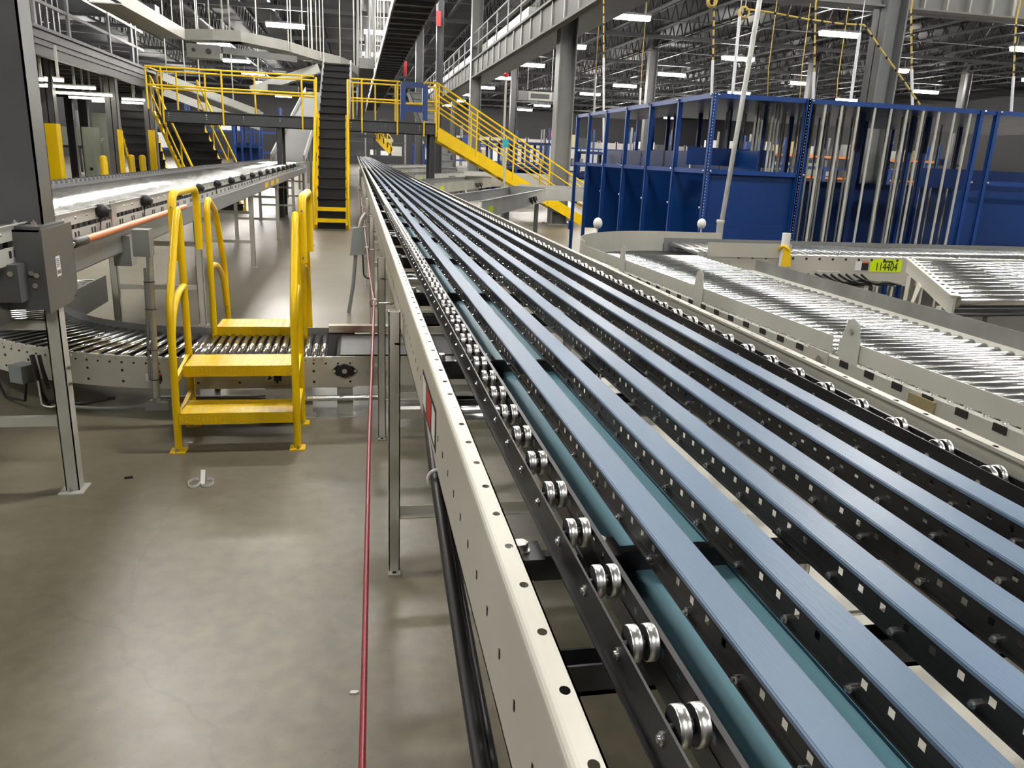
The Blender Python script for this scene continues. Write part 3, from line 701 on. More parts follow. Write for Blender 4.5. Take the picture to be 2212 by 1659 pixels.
# stairs towards the viewer (flight over the aisle)
def flight(name, label, p_bot, p_top, width, n, treadm, stringm, rails=True, cat='stairs', side_rails=True, stringh=.24, post=None, toe=True):
    p, q = Vector(p_bot), Vector(p_top); d = V(q.x-p.x, q.y-p.y, 0); run = d.length; d.normalize(); sd = V(d.y, -d.x, 0); rise = q.z-p.z
    t = thing(name, label, cat, tuple(p))
    for s in (-1, 1):
        o = sd*(s*width/2)
        MB().bar(p+o, q+o, .05, stringh).build('stringer', stringm, t)
        if rails:
            o = sd*(s*(width/2+.045))
            up = V(0, 0, .88); rr_ = .028; MB().tube(bend([p+o+d*.0+V(0, 0, 0), p+o+V(0, 0, .75), p+o+up+d*.12+V(0, 0, .12*rise/run), q+o+up, ], .08), rr_, 8).build('top_rail', YEL, t)
            md = V(0, 0, .46); MB().tube([p+o+md+d*.05, q+o+md], .019, 8).build('mid_rail', YEL, t)
            for k in range(1, 4):
                a = p.lerp(q, k/3.0)+o; MB().tube([a, a+up], .019, 8).build('rail_post', YEL, t)
    for k in range(n):
        c = p+d*(run*(k+.5)/n)+V(0, 0, rise*(k+1)/n)
        if k == n-1: c = c-V(0, 0, .012)
        MB().obox(c-V(0, 0, .02)-d*(run/n*.12), d*(run/n*.62), sd*(width/2-.015), (0, 0, .02)).obox(c-d*(run/n*.5)-V(0, 0, rise/n*.5), d*.004, sd*(width/2-.015), (0, 0, rise/n*.5)).build('tread', treadm, t)
    return t
f1 = flight('stair_flight', 'steep yellow-sided stair with black treads rising from the aisle to the bridge', (-.525, 17.66, 0), (-.525, 20.15, BZ), .64, 11, STAIRK, YEL)
for z, y in ((.22, 17.50), (.45, 17.62)):
    MB().box(-.84, y-.02, z-.07, -.21, y+.03, z+.01).build('kick_bar', YEL, f1)
flight('stair_flight', 'upper black stair flight rising from the bridge towards the overhead curve', (-.525, 21.3, BZ), (-.47, 24.3, 3.95),   .74, 8, STAIRK, GREYM, rails=False, stringh=.3)
# stair descending to the right with a broad yellow stringer
rs = thing('side_stair', 'yellow stair with broad stringer running down from the bridge to the floor', 'stairs', (3.9, 20.7, 0))
sl = -.58; xe = 1.98+2.30/.58
for y in (BY0-.02, BY1):
    MB().prism([(1.98, y, 2.30), (1.98, y, 1.97), (xe-.15, y, 0), (xe+.35, y, 0)], (0, .04, 0)).build('stringer', YEL, rs)
    for hgt, r in ((.97, .022), (.70, .018), (.44, .018)):
        MB().tube([(1.95, y, 2.33+hgt), (xe+.1, y, 2.33+hgt+sl*(xe+.1-1.95))], r, 8).build('hand_rail', YEL, rs)
    for k in range(5):
        x = 2.0+.95*k; MB().tube([(x, y, 2.2+sl*(x-1.98)), (x, y, 3.3+sl*(x-1.95))], .02, 8).build('rail_post', YEL, rs)
for k in range(11):
    x = 2.1+.35*k; z = 2.22+sl*(x-1.98)
    MB().box(x-.15, BY0+.02, z-.02, x+.15, BY1, z).build('tread', GREYD, rs)
for x in (1.64, 1.94): MB().tube([(x, BY0-.06, 2.05), (x, BY0-.06, 3.28)], .021, 8).build('rail_post', YEL, rs)
MB().tube([(1.64, BY0-.06, 3.28), (1.97, BY0-.06, 3.28)], .021, 8).tube([(1.64, BY0-.06, 2.86), (1.97, BY0-.06, 2.86)], .021, 8).tube([(1.64, BY0-.06, 2.66), (1.97, BY0-.06, 2.66)], .021, 8).build('landing_rail', YEL, rs)
# blue gate frame on the bridge
gt = thing('blue_gate', 'blue rectangular gate frame standing on the bridge', 'gate', (1.4, BY0, BZ))
MB().box(1.08, BY0-.04, BZ+.06, 1.20, BY0+.04, 3.24).build('gate_post', BLUE, gt); MB().box(1.60, BY0-.10, BZ+.06, 1.72, BY0+.04, 3.24).build('gate_post', BLUE, gt)
MB().box(1.09, BY0-.05, 3.16, 1.71, BY0+.05, 3.28).build('header', BLUE, gt); MB().box(1.14, BY0-.035, 2.60, 1.66, BY0+.035, 2.76).build('lower_panel', BLUE, gt)
MB().box(1.18, BY0-.02, 2.78, 1.62, BY0+.0, 2.82).build('bar', YEL, gt)
# dark stairs on the far left
def lean(pa, pb, z0, z1):
    d = (pb-pa)/(pb.z-pa.z); return pa+d*(z0-pa.z), pa+d*(z1-pa.z)
lo, hi = lean(gy(432, 355, 22.0), gy(388, 262, 22.75), 0, 2.36)
s2 = flight('dark_stair', 'black stair flight with yellow rails rising behind the raised roller conveyor', lo, hi, 1.15, 11, STAIRK, YEL, stringh=.10)
lo, hi = lean(gy(322, 365, 25.0), gy(288, 240, 26.4), 0, 3.0)
s3 = flight('dark_stair', 'second black stair flight further back at the mezzanine edge', lo, hi,   .95, 13, STAIRK, YEL, rails=False, stringh=.10)
# ================================================================ blue shelving
SX, SY, SZ = 3.80, 8.40, 2.40
bs = thing('blue_shelving', 'large blue steel rack with rows of thin upright divider rods', 'shelving', (6.4, 10.5, 0))
def upright(x, y, m='upright'):
    MB().box(x-.025, y-.025, 0, x+.025, y-.02, SZ).box(x-.025, y-.025, 0, x-.02, y+.025, SZ).build('upright', BLUE, bs)
# front frame runs in X at SY; left end frame runs in Y at SX
depth_y = [SY+.0, 9.35, 10.3, 11.25, 12.2, 13.15, 13.9]
front_x = [SX, 4.92, 7.10, 7.32, 9.4, 11.0]
for y in depth_y: upright(SX, y); upright(SX+1.1, y)
for x in front_x[1:]:
    upright(x, SY); upright(x, SY+1.15)
for x in (4.95, 6.2, 7.4, 9.0): upright(x, SY+2.6); upright(x, SY+4.2)
def beamx(xa, xb, y, z, h=.06, d=.03, m=BLUE): MB().box(xa, y-d/2, z-h, xb, y+d/2, z).build('shelf_beam', m, bs)
def beamy(x, ya, yb, z, h=.06, d=.03, m=BLUE): MB().box(x-d/2, ya, z-h, x+d/2, yb, z).build('shelf_beam', m, bs)
for xa, xb in zip(front_x[:-1], front_x[1:]):
    beamx(xa, xb, SY, SZ+.01, .05)
beamx(SX, 4.92, SY, 1.62, .05)
beamx(7.32, 9.4, SY, 1.62, .05); beamx(7.32, 9.4, SY+1.15, 1.75, .25)
for ya, yb in zip(depth_y[:-1], depth_y[1:]):
    beamy(SX, ya, yb, SZ+.01, .05); beamy(SX, ya, yb, 1.62, .05)
# top deck, and blue panels
MB().box(SX, SY, SZ-.02, SX+1.1, 13.9, SZ-.012).build('top_panel', BLUED, bs)
MB().box(SX+1.1, SY, SZ-.02, 11.0, SY+4.2, SZ-.012).build('top_panel', BLUED, bs)
MB().box(SX+1.1, SY+.3, .1, SX+1.11, 13.9, 1.56).build('back_panel', BLUED, bs)
MB().box(SX+.0, SY+.6, 1.66, SX+1.1, SY+.61, 1.86).build('back_panel', BLUED, bs)
for y in depth_y[:-1]:
    MB().box(SX, y+.03, .55, SX+1.1, y+.04, 1.57).build('divider_panel', BLUED, bs)
    MB().box(SX+.6, y+.03, 1.58, SX+.61, y+.92, 1.84).build('divider_panel', BLUED, bs)
MB().box(SX, SY+.02, .62, 4.92, SY+.03, 1.02).build('front_panel', BLUED, bs)
MB().box(SX+.0, SY+.9, .5, 4.42, SY+.91, 1.56).build('front_panel', BLUED, bs)
MB().box(SX, SY, .60, 4.92, SY+1.1, .62).build('shelf_panel', BLUED, bs)
MB().box(7.34, SY+.5, .3, 9.4, SY+.51, 1.5).build('front_panel', BLUED, bs)
MB().box(4.94, SY+4.2, .05, 7.1, SY+4.21, 1.55).build('back_panel', BLUED, bs)
MB().box(4.94, SY+2.5, .05, 11, SY+2.51, 1.50).build('back_panel', BLUED, bs)
for x in (5.62, 6.35): MB().box(x, SY+1.15, .1, x+.06, SY+1.2, SZ).build('rear_post', BLUED, bs)
# divider rods hanging from the top frame to the floor shelf
rodm = mesh_of(MB().cyl((0, 0, .1), (0, 0, SZ-.03), .014, 8), 'divider_rod', WHITE2)
for k in range(10):
    piece(rodm, 'divider_rod', bs, (5.12+.205*k, SY, 0))
for k in range(12): piece(rodm, 'divider_rod', bs, (5.05+.21*k, SY+1.15, 0))
for k in range(10): piece(rodm, 'divider_rod', bs, (4.25+.20*k+.6, SY+1.8, 0))
for k in range(14): piece(rodm, 'divider_rod', bs, (5.0+.28*k, SY+2.2, 0))
for k in range(6): piece(rodm, 'divider_rod', bs, (4.48+.068*k, SY+.35+.05*(k % 3), 0))
bo = MB()
for y in depth_y[:-1]:
    for z in (SZ-.01, 1.60, 1.2): bo.sphere((SX-.03, y+.03, z), .016, 8, 4)
for x in front_x[:-1]:
    for z in (SZ-.01, 1.60, .64): bo.sphere((x+.03, SY-.03, z), .016, 8, 4)
bo.build('bolt', CHROME, bs)
hl = MB()
for x in (SX+.0, 4.92):
    for k in range(60): hl.box(x-.012, SY-.0262, .45+k*.033, x-.004, SY-.0252, .46+k*.033)
hl.build('hole', PAPER, bs)
MB().box(SX-.05, 13.9, .45, SX+.0, 13.95, .60).build('base_strip', BLUE, bs)
GALV = mat('dull_galvanised', (.20, .20, .19), .5, metal=.4, var=.2, scale=5)
# ================================================================ right-hand roller conveyor
rc = thing('merge_roller_conveyor', 'wide roller conveyor with white raised guards curving beside the belts', 'conveyor', (2.1, 3.5, 0))
RZ = .985; RXA, RXB = 1.70, 2.60; RYE = 5.75
def gline(y): return 1.70+(4.93-y)*.042            # the near side runs slightly askew
y = .35
while y < RYE:
    xa_ = gline(y)+.022; piece(roller_mesh(RXB-.01-xa_, .0245, 14), 'roller', rc, ((xa_+RXB-.01)/2, y, RZ-.024)); y += .0715
# curve: swings to the right
C2 = (RXB+.12, RYE+.0); ri2, ro2 = .12, RXB-RXA+.12
crm = mesh_of(MB().tube([(-.40, 0, 0), (-.40, 0, 0), (.44, 0, 0), (.44, 0, 0)], [.004, .014, .026, .004], 12), 'roller', ROLL)
for k in range(30):
    a = math.pi-(math.pi/2)*(k+.5)/30; R = (ri2+ro2)/2+.02
    piece(crm, 'roller', rc, (C2[0]+R*math.cos(a), C2[1]+R*math.sin(a), RZ-.026), (0, 0, a))
FX = C2[0]; FY0, FY1 = RYE+.16, RYE+1.0
frm = roller_mesh(FY1-FY0-.02, .0245, 12)
x = FX+.06
while x < 11.5: piece(frm, 'roller', rc, (x, (FY0+FY1)/2, RZ-.024), (0, 0, math.pi/2)); x += .0762
MB().box(1.92, .3, RZ-.09, RXB, 2.2, RZ-.085).box(1.82, 2.2, RZ-.09, RXB, RYE+.05, RZ-.085).prism([(*p_[:2], RZ-.09) for p_ in arc(C2, ro2-.02, math.pi, math.pi/2, 10)]+[(C2[0], C2[1], RZ-.09)], (0, 0, .005)).box(FX, FY0, RZ-.09, 11.6, FY1, RZ-.085).build('added_shade_pan', BLACK, rc)  # dark bed added so the roller gaps look shaded
# side frames
MB().bar((gline(.2)-.004, .2, RZ-.105), (gline(RYE)-.004, RYE, RZ-.105), .004, .17).bar((gline(.2)+.008, .2, RZ-.021), (gline(RYE)+.008, RYE, RZ-.021), .03, .003).build('side_frame', WHITE2, rc)
MB().box(RXB+.008, .2, RZ-.19, RXB+.012, RYE, RZ-.02).build('side_frame', WHITE2, rc)
op = arc(C2, ro2+.01, math.pi, math.pi/2, 20, RZ); ip = arc(C2, ri2-.01, math.pi, math.pi/2, 8, RZ)
MB().sweep([(-.002, -.19), (.002, -.19), (.002, -.02), (-.002, -.02)], op).build('side_frame', WHITE2, rc)
MB().sweep([(-.002, -.19), (.002, -.19), (.002, .015), (-.002, .015)], ip).build('side_frame', STEEL, rc)
MB().box(FX, FY0-.012, RZ-.24, 11.6, FY0-.008, RZ-.005).build('side_frame', WHITE, rc)
MB().box(FX, FY1+.008, RZ-.19, 11.6, FY1+.012, RZ+.03).build('side_frame', GREYM, rc)
# raised guards
def guard(pts, h0, h1, name='guard', m=WHITE2, th=.002):
    MB().sweep([(-th, h0), (th, h0), (th, h1), (-th, h1)], pts).build(name, m, rc)
for ya_, yb_ in ((5.72, 4.93), (4.87, 3.86), (3.82, 2.66), (2.62, .7)): guard([V(gline(ya_), ya_, RZ), V(gline(yb_), yb_, RZ)], -.005, .060)
for y in (4.90, 3.80, 2.55):
    x = gline(y)
    MB().prism([(x-.006, y-.055, RZ-.02), (x-.006, y+.055, RZ-.02), (x-.006, y+.055, RZ+.065), (x-.006, y+.035, RZ+.135), (x-.006, y+.0, RZ+.15), (x-.006, y-.035, RZ+.135), (x-.006, y-.055, RZ+.065)], (.004, 0, 0)).build('guard_tab', WHITE2, rc)
MB().cyl((gline(2.55)-.012, 2.55, RZ+.10), (gline(2.55)-.004, 2.55, RZ+.10), .012, 10).cyl((gline(2.7)-.02, 2.70, RZ-.05), (gline(2.7), 2.70, RZ-.05), .022, 10).build('bolt', STEEL, rc)
guard(op, -.025, .085, m=WHITE)
guard([V(FX, C2[1]+ro2+.01, RZ), V(FX+.55, C2[1]+ro2+.01, RZ)], -.025, .085, m=WHITE)
# far guard: dark galvanised trough edge
guard([V(2.72, 5.05, RZ), V(2.72, .3, RZ)], -.02, .055, m=GALV)
MB().box(2.60, .3, RZ-.022, 2.72, 5.05, RZ-.018).build('guard_ledge', WHITE2, rc)
guard([V(FX+.02, FY0-.02, RZ), V(FX+.75, FY0-.02, RZ)], -.03, .085, m=WHITE)
# white knobs on the curve guard
def on_guard(px):
    c_ = [V(C2[0]+(ro2+.02)*math.cos(t_), C2[1]+(ro2+.02)*math.sin(t_), RZ+.15) for t_ in [math.pi*(1-.5*k/200) for k in range(201)]]+[V(FX+.005*k, C2[1]+ro2+.02, RZ+.15) for k in range(110)]
    return min(c_, key=lambda p: abs(proj(p)[0]-px))
for px in (1291, 1515):
    p = on_guard(px)
    MB().obox(p-V(0, 0, .03), (.006, 0, 0), (0, .003, 0), (0, 0, .04)).sphere(p+V(0, 0, .01), .040, 14, 8, 1.2).build('reflector', PLASTIC, rc)
nb = MB(); y = .8
while y < 4.8: nb.box(gline(y)-.010, y, RZ-.042, gline(y)-.006, y+.05, RZ-.018); y += .145
nb.build('notch', INK, rc)
MB().box(gline(2.15)-.014, 2.09, RZ-.13, gline(2.15)-.004, 2.21, RZ-.03).build('bracket_plate', BRASS, rc)
MB().box(gline(2.7)-.012, 2.66, RZ-.20, gline(2.7)-.005, 2.80, RZ-.01).build('joint_plate', WHITE, rc)
nb = MB(); x = FX+.3
while x < 9: nb.cyl((x, FY0-.013, RZ-.03), (x, FY0-.016, RZ-.03), .011, 8); x += .12
nb.build('hole', INK, rc)
for x, y in ((1.90, 1.0), (2.58, 1.0), (1.80, 3.6), (2.58, 3.6), (4.2, FY0), (4.2, FY1), (6.2, FY0), (6.2, FY1)):
    MB().box(x-.025, y-.025, 0, x+.025, y-.02, RZ-.19).box(x-.025, y-.025, 0, x-.02, y+.025, RZ-.19).box(x-.05, y-.05, 0, x+.05, y+.05, .008).build('leg', WHITE2, rc)
for y in (1.0, 3.6): MB().box(1.90, y-.02, .5, 2.56, y+.02, .54).build('brace', WHITE2, rc)
# post with yellow ribbon, pale pole socket
t = thing('ribbon_post', 'white round post with a yellow ribbon tied around it', 'post', (3.45, 5.25, RZ))
q = gy(1692, 560, FY0-.05)
MB().cyl((q.x, FY0-.05, .75), (q.x, FY0-.05, 1.16), .033, 16).build('post', PLASTIC, t)
MB().tube([(q.x+.036*math.cos(a), FY0-.05+.036*math.sin(a), 1.04+.02*math.sin(2*a)) for a in [2*math.pi*i/14 for i in range(15)]], .014, 8).prism([(q.x-.03, FY0-.09, 1.04), (q.x+.03, FY0-.09, 1.04), (q.x+.045, FY0-.10, .90), (q.x-.04, FY0-.10, .90)], (0, .006, 0)).build('ribbon', YELD, t)
# number label
t = thing('number_label', 'lime label with black number 114404 on the white conveyor side', 'sign', (4.3, FY0, .85))
a, b = gy(1882, 560, FY0-.014), gy(1945, 588, FY0-.014)
MB().box(a.x, FY0-.0145, b.z, b.x, FY0-.0125, a.z).build('plate', LIME, t)
def text(body, loc, size, rot, m, parent, name='lettering', sx=1.0):
    c = bpy.data.curves.new(name, 'FONT'); c.body = body; c.size = size; c.extrude = .0006; c.align_x = 'CENTER'; c.align_y = 'CENTER'
    o = bpy.data.objects.new(name, c); COL.objects.link(o)
    dg = bpy.context.evaluated_depsgraph_get(); me = bpy.data.meshes.new_from_object(o.evaluated_get(dg)); bpy.data.objects.remove(o)
    me.materials.clear(); me.materials.append(m)
    o = piece(me, name, parent, loc, rot); o.scale = (sx, 1, 1); return o
text('114404', ((a.x+b.x)/2+.005, FY0-.016, (a.z+b.z)/2-.012), .098, (math.pi/2, 0, 0), INK, t, sx=.72)
mk = MB()
for k in range(9): mk.box((a.x+b.x)/2-.035+.011*k, FY0-.0152, a.z-.026, (a.x+b.x)/2-.027+.011*k, FY0-.0145, a.z-.010)
mk.build('print', INK, t)
w_ = MB().box(a.x-.14, FY0-.0145, b.z+.01, a.x-.08, FY0-.0125, a.z-.02).build('warning_label', PAPER, rc)
MB().box(a.x-.078, FY0-.0145, b.z+.01, a.x-.015, FY0-.0125, a.z-.02).build('warning_text', INK, w_)
MB().box(a.x-.078, FY0-.0150, a.z-.034, a.x-.015, FY0-.0145, a.z-.02).build('warning_header', ORANGE, w_)
# cables under the far lane
t = thing('cable_cluster', 'tangle of dark cables and a white valve under the far roller lane', 'cables', (3.6, FY0-.08, .75))
cb = MB()
for k in range(9):
    x = 3.55+.07*k; pts = [V(x+random.uniform(-.05, .05), FY0-.05+random.uniform(-.03, .02), .80+random.uniform(-.05, .04)) for _ in range(2)]
    pts = [V(x, FY0-.06, .84), V(x+.1, FY0-.09, .76+.04*random.random()), V(x+.24, FY0-.06, .74+.06*random.random()), V(x+.4, FY0-.05, .75)]
    cb.tube(bend(pts, .06), .010, 6)
cb.build('cable', RUBBER, t)
MB().box(3.72, FY0-.06, .80, 3.92, FY0-.02, .86).build('valve', WHITE2, t)
# ================================================================ short diagonal roller conveyor
dc = thing('diagonal_roller_conveyor', 'short roller section with pale rails set diagonally behind the wide conveyor', 'conveyor', (4.0, 4.6, 0))
A, B = V(3.95, 5.10, 1.02), V(2.98, 3.45, 1.02)          # left rail from far to near
dv = (B-A); L_ = dv.length; dv.normalize(); wd = V(1, 0.06, 0).normalized()
MB().bar(A, B, .012, .10).build('side_rail', WHITE, dc)
MB().bar(A+V(0, 0, .05), B+V(0, 0, .05), .05, .008).build('rail_flange', WHITE, dc)
wlen = 1.15
MB().bar(A+wd*wlen, B+wd*wlen, .05, .10).build('side_rail', WHITE, dc)
MB().prism([A+wd*.03-V(0, 0, .05), A+wd*(wlen-.03)-V(0, 0, .05), B+wd*(wlen-.03)-V(0, 0, .05), B+wd*.03-V(0, 0, .05)], (0, 0, -.006)).build('added_shade_pan', BLACK, dc)  # added black sheet standing in for shade in the gaps
drm = roller_mesh(wlen-.06, .034, 14)
for k in range(11):
    p = A+dv*(L_*(k+.5)/11)+wd*(wlen/2)+V(0, 0, .01); piece(drm, 'roller', dc, p, (0, 0, math.atan2(wd.y, wd.x)))
w_ = A+dv*(L_*.74)
sg = MB().obox(w_+V(-.010, -.008, 0), dv*.05, V(dv.y, -dv.x, 0)*.001, (0, 0, .033)).build('warning_label', PAPER, dc)
MB().obox(w_+dv*.09+V(-.010, -.008, 0), dv*.04, V(dv.y, -dv.x, 0)*.001, (0, 0, .033)).build('warning_text', INK, sg)
MB().prism([V(3.45, 4.30, .98), V(3.62, 4.55, .98), V(3.60, 4.55, .66), V(3.36, 4.30, .66)], (.012, 0, 0)).build('gusset', WHITE, dc)
for p in (A+dv*.3, B-dv*.3, A+dv*.3+wd*wlen, B-dv*.3+wd*wlen):
    MB().box(p.x-.02, p.y-.02, 0, p.x+.02, p.y+.02, .97).build('leg', WHITE, dc)
bo = MB()
for k in range(12):
    p = A+dv*(L_*(k+.4)/12)+V(0, 0, .055); bo.cyl(p, p+V(0, 0, .003), .009, 8)
bo.build('hole', INK, dc)
GREYM2 = mat('matt_grey', (.13, .13, .13), .7, var=.1)
# ================================================================ mezzanine on the left
mz = thing('mezzanine', 'dark grey mezzanine with ribbed edge beam and guard posts above the roller conveyor', 'mezzanine', (-9, 16, 0))
MX = -5.6
MB().box(MX-.02, 8.0, 3.08, MX, 24.5, 3.56).box(MX-.06, 8.0, 3.52, MX+.04, 24.5, 3.58).box(MX-.06, 8.0, 3.06, MX+.05, 24.5, 3.09).box(MX-.02, 8.0, 3.36, MX+.03, 24.5, 3.39).box(MX-.02, 8.0, 3.25, MX+.025, 24.5, 3.27).build('edge_beam', GREYD, mz)
MB().box(-18, 8.0, 3.50, MX-.02, 40, 3.56).build('deck', GREYD, mz)
pm = mesh_of(MB().box(-18, -.05, 3.30, MX-.03, .05, 3.50), 'purlin', GREY)
for k in range(22): piece(pm, 'purlin', mz, (0, 9+1.4*k, 0))
# columns with yellow bumper guards
def mcol(x, y, guard_h=1.75, guard=True):
    MB().box(x-.13, y-.12, 0, x+.13, y-.105, 3.30).box(x-.13, y+.105, 0, x+.13, y+.12, 3.30).box(x-.01, y-.12, 0, x+.01, y+.12, 3.30).box(x+.12, y-.12, 0, x+.13, y+.12, 3.3).build('column', GREY, mz)
    if guard: MB().prism([(x-.14, y-.15, 0), (x+.14, y-.15, 0), (x+.145, y-.12, 0), (x+.145, y+.12, 0), (x-.145, y+.12, 0), (x-.145, y-.12, 0)], (0, 0, guard_h)).build('column_guard', YELD, mz)
q = gy(252, 330, 21.5); mcol(q.x, 21.5, 1.55, False)
MB().box(q.x+.10, 21.32, 0, q.x+.20, 21.40, gy(262, 280, 21.4).z).build('column_guard', YELD, mz)
q = gy(118, 330, 20.0); mcol(q.x, 20.0, gy(118, 267, 20.0).z)
q = gy(331, 330, 24.6); mcol(q.x, 24.6, 1, False)
MB().box(q.x-.05, 24.40, 0, q.x+.12, 24.47, gy(331, 281, 24.4).z).build('column_guard', YELD, mz)
q = gy(190, 330, 30.0); mcol(q.x, 30.0, 1.6, False)
for px, y in ((60, 26), (20, 24), (160, 34), (300, 38)):
    q = gy(px, 330, y); mcol(q.x, y, 1.5, False)
# guard posts and rails above the edge
for k, y in enumerate((9.3, 11.2, 13.6, 16.6, 18.4, 21.2, 23.6)):
    MB().box(MX-.02, y-.05, 3.56, MX+.03, y+.05, 7.5).build('guard_post', GREY, mz)
for z in (4.0, 4.45, 4.9, 5.4): MB().box(MX-.01, 8.2, z-.03, MX+.02, 24.4, z+.03).build('guard_rail', GREY, mz)
for k in range(14):
    x = -6.3-.35*(k % 5); y = 11+1.5*k; MB().box(x-.04, y-.04, 3.56, x+.04, y+.04, 7.4).build('rack_post', GREYD, mz)
for k in range(5): MB().box(-9.5, 12+4*k, 5.3, -6.0, 12.6+4*k, 5.7).build('rack_box', GREYD, mz)
# tube lamps under the deck
for k, (px0, px1, py, y) in enumerate(((78, 101, 174, 17.0), (80, 101, 187, 18.8), (117, 136, 176, 17.2), (117, 205, 189, 19.2), (118, 241, 202, 21.0), (150, 242, 212, 23.0), (200, 243, 220, 25.0), (264, 312, 216, 24.0), (264, 318, 223, 26.0), (264, 322, 230, 28.0))):
    a, b = gy(px0, py, y), gy(px1, py, y)
    tl_ = ['upper tube lamp left of the yellow guarded column', 'lower tube lamp left of the yellow guarded column', 'short top tube lamp right of the yellow guarded column', 'second tube lamp down between the two mezzanine columns', 'longest tube lamp between the two mezzanine columns', 'fourth tube lamp down between the two mezzanine columns', 'lowest tube lamp between the two mezzanine columns', 'top tube lamp right of the darker mezzanine column', 'middle tube lamp right of the darker mezzanine column', 'bottom tube lamp right of the darker mezzanine column'][k]
    t = thing('tube_lamp', tl_, 'lamp', (a.x, y, a.z), 'tube lamps under the mezzanine')
    L_ = b.x-a.x; a.z = min(a.z, 3.20)
    MB().box(a.x, y-.05, a.z, a.x+L_, y+.05, a.z+.05).build('tube', TUBEM, t); MB().box(a.x, y-.08, a.z+.05, a.x+L_, y+.08, a.z+.08).box(a.x+L_*.5-.02, y-.02, a.z+.08, a.x+L_*.5+.02, y+.02, 3.30).build('housing', WHITE2, t)
# electrical cabinets and bollards under the mezzanine
def cabinet(name, label, px0, px1, ytop, y, zt, dpt=.5):
    a, b = gy(px0, 300, y), gy(px1, 300, y); t = thing(name, label, 'cabinet', ((a.x+b.x)/2, y, 0))
    MB().box(a.x, y, 0, b.x, y+dpt, zt).build('body', CABINET, t)
    MB().box(a.x+.03, y-.015, .1, b.x-.03, y, zt-.08).build('door', CABINET, t)
    MB().box(a.x+.12, y-.03, zt*.42, a.x+.2, y-.015, zt*.46).build('handle', RUBBER, t)
    return t, a.x, b.x
cabinet('electrical_cabinet', 'grey green electrical cabinet standing beside the taller one', 178, 205, 270, 24.0, 1.95)
t, a, b = cabinet('electrical_cabinet', 'tall grey green electrical cabinet under the mezzanine', 201, 247, 258, 24.8, 2.35)
for k in range(4): MB().box(a+.12+.03*k, 24.78, 1.5+.05*k, a+.2+.03*k, 24.79, 1.53+.05*k).build('placard', PAPER, t)
for nm, (px, y, zt) in enumerate(((224, 21.0, 1.28), (284, 22.5, 1.30), (308, 23.0, 1.30), (250, 23.5, 1.2))):
    q = gy(px, 350, y)
    lab = ['yellow bollard in front of the electrical cabinets', 'yellow bollard left of its twin before the dark stair', 'yellow bollard nearest the dark stair', 'yellow bollard half hidden by the grey column'][nm]
    t = thing('bollard', lab, 'bollard', (q.x, y, 0)); MB().tube([(q.x, y, 0), (q.x, y, zt-.06), (q.x, y, zt-.02), (q.x, y, zt)], [.085, .085, .07, .03], 14).build('post', YELD, t); MB().cyl((q.x, y, 0), (q.x, y, .012), .11, 14).build('base', GREYM, t)
# ================================================================ overhead curved conveyor
oc = thing('overhead_conveyor', 'light grey overhead conveyor hung on rods and curving towards the stair', 'conveyor', (-2.5, 19, 4.2))
OZ = 4.3
raw = [(-60, -170), (60, -110), (262, 10), (400, 86), (460, 86), (520, 90), (620, 110), (690, 131), (735, 141), (757, 150)]
pth = [gz(px, py, OZ) for px, py in raw]
pth.append(pth[-1]+V(.25, 2.0, 0)); pth.append(pth[-1]+V(.0, 6.0, 0))
seg = pth[2:]
for i in range(len(seg)-1):
    MB().sweep([(0, 0), (.01, 0), (.01, .27), (0, .27)], [seg[i], seg[i]+(seg[i+1]-seg[i])*.995]).sweep([(-.62, 0), (0, 0), (0, .02), (-.62, .02)], [seg[i], seg[i+1]]).sweep([(-.62, 0), (-.61, 0), (-.61, .27), (-.62, .27)], [seg[i], seg[i+1]]).build('trough_section', WHITE2, oc)
q = gz(440, 112, OZ-.35); MB().box(q.x-.42, q.y, OZ-.50, q.x+.40, q.y+.5, OZ-.16).build('drive_box', GREYM, oc)
MB().cyl((q.x+.12, q.y, OZ-.33), (q.x+.12, q.y-.04, OZ-.33), .07, 12).cyl((q.x-.25, q.y, OZ-.31), (q.x-.25, q.y-.03, OZ-.31), .045, 12).build('dial', RUBBER, oc)
MB().bar(gz(480, 108, OZ-.25), gz(640, 128, OZ-.2), .08, .16).build('support_rail', GREYM, oc)
for px, py in ((373, 62), (397, 62), (427, 58), (453, 60), (481, 62), (496, 64), (623, 88), (629, 90), (654, 96), (667, 98), (673, 100), (684, 104), (692, 106), (699, 108), (735, 118), (765, 125), (781, 128)):
    k = min(range(len(raw)), key=lambda i: abs(raw[i][0]-px)); y = pth[k].y+random.uniform(-.2, .5); p = gy(px, py, y)
    MB().cyl((p.x, y, p.z-.25), (p.x, y, ZR-.1), .022 if px in (481, 496, 765, 781) else .016, 6).build('hanger_rod', WHITE2, oc)
# inclined chutes
ic = thing('incline_conveyor', 'grey inclined conveyor rising from the far end of the raised rollers', 'conveyor', (-1.9, 24, 0))
ia, ib = V(-1.905, 24.05, 1.25), V(-1.905, 42, 4.3)
MB().bar(ia, ib, .86, .03).build('bed', GREYM2, ic)
for s in (-.455, .455): MB().bar(ia+V(s, 0, .08), ib+V(s, 0, .08), .03, .26).build('side_guard', WHITE2, ic)
for f_ in (.25, .6, .95):
    p = ia.lerp(ib, f_)
    for s in (-.4, .4): MB().box(p.x+s-.04, p.y-.04, 0, p.x+s+.04, p.y+.04, p.z).build('leg', GREYM, ic)
sc_ = thing('descending_chute', 'pale grey trough conveyor sloping down behind the yellow bridge rails', 'conveyor', (-4, 26, 3))
a, b = gy(350, 165, 26), gy(560, 245, 28)
for dz in (0, .42): MB().bar(a+V(0, 0, -dz), b+V(0, 0, -dz), .05, .22).build('side_guard', WHITE2, sc_)
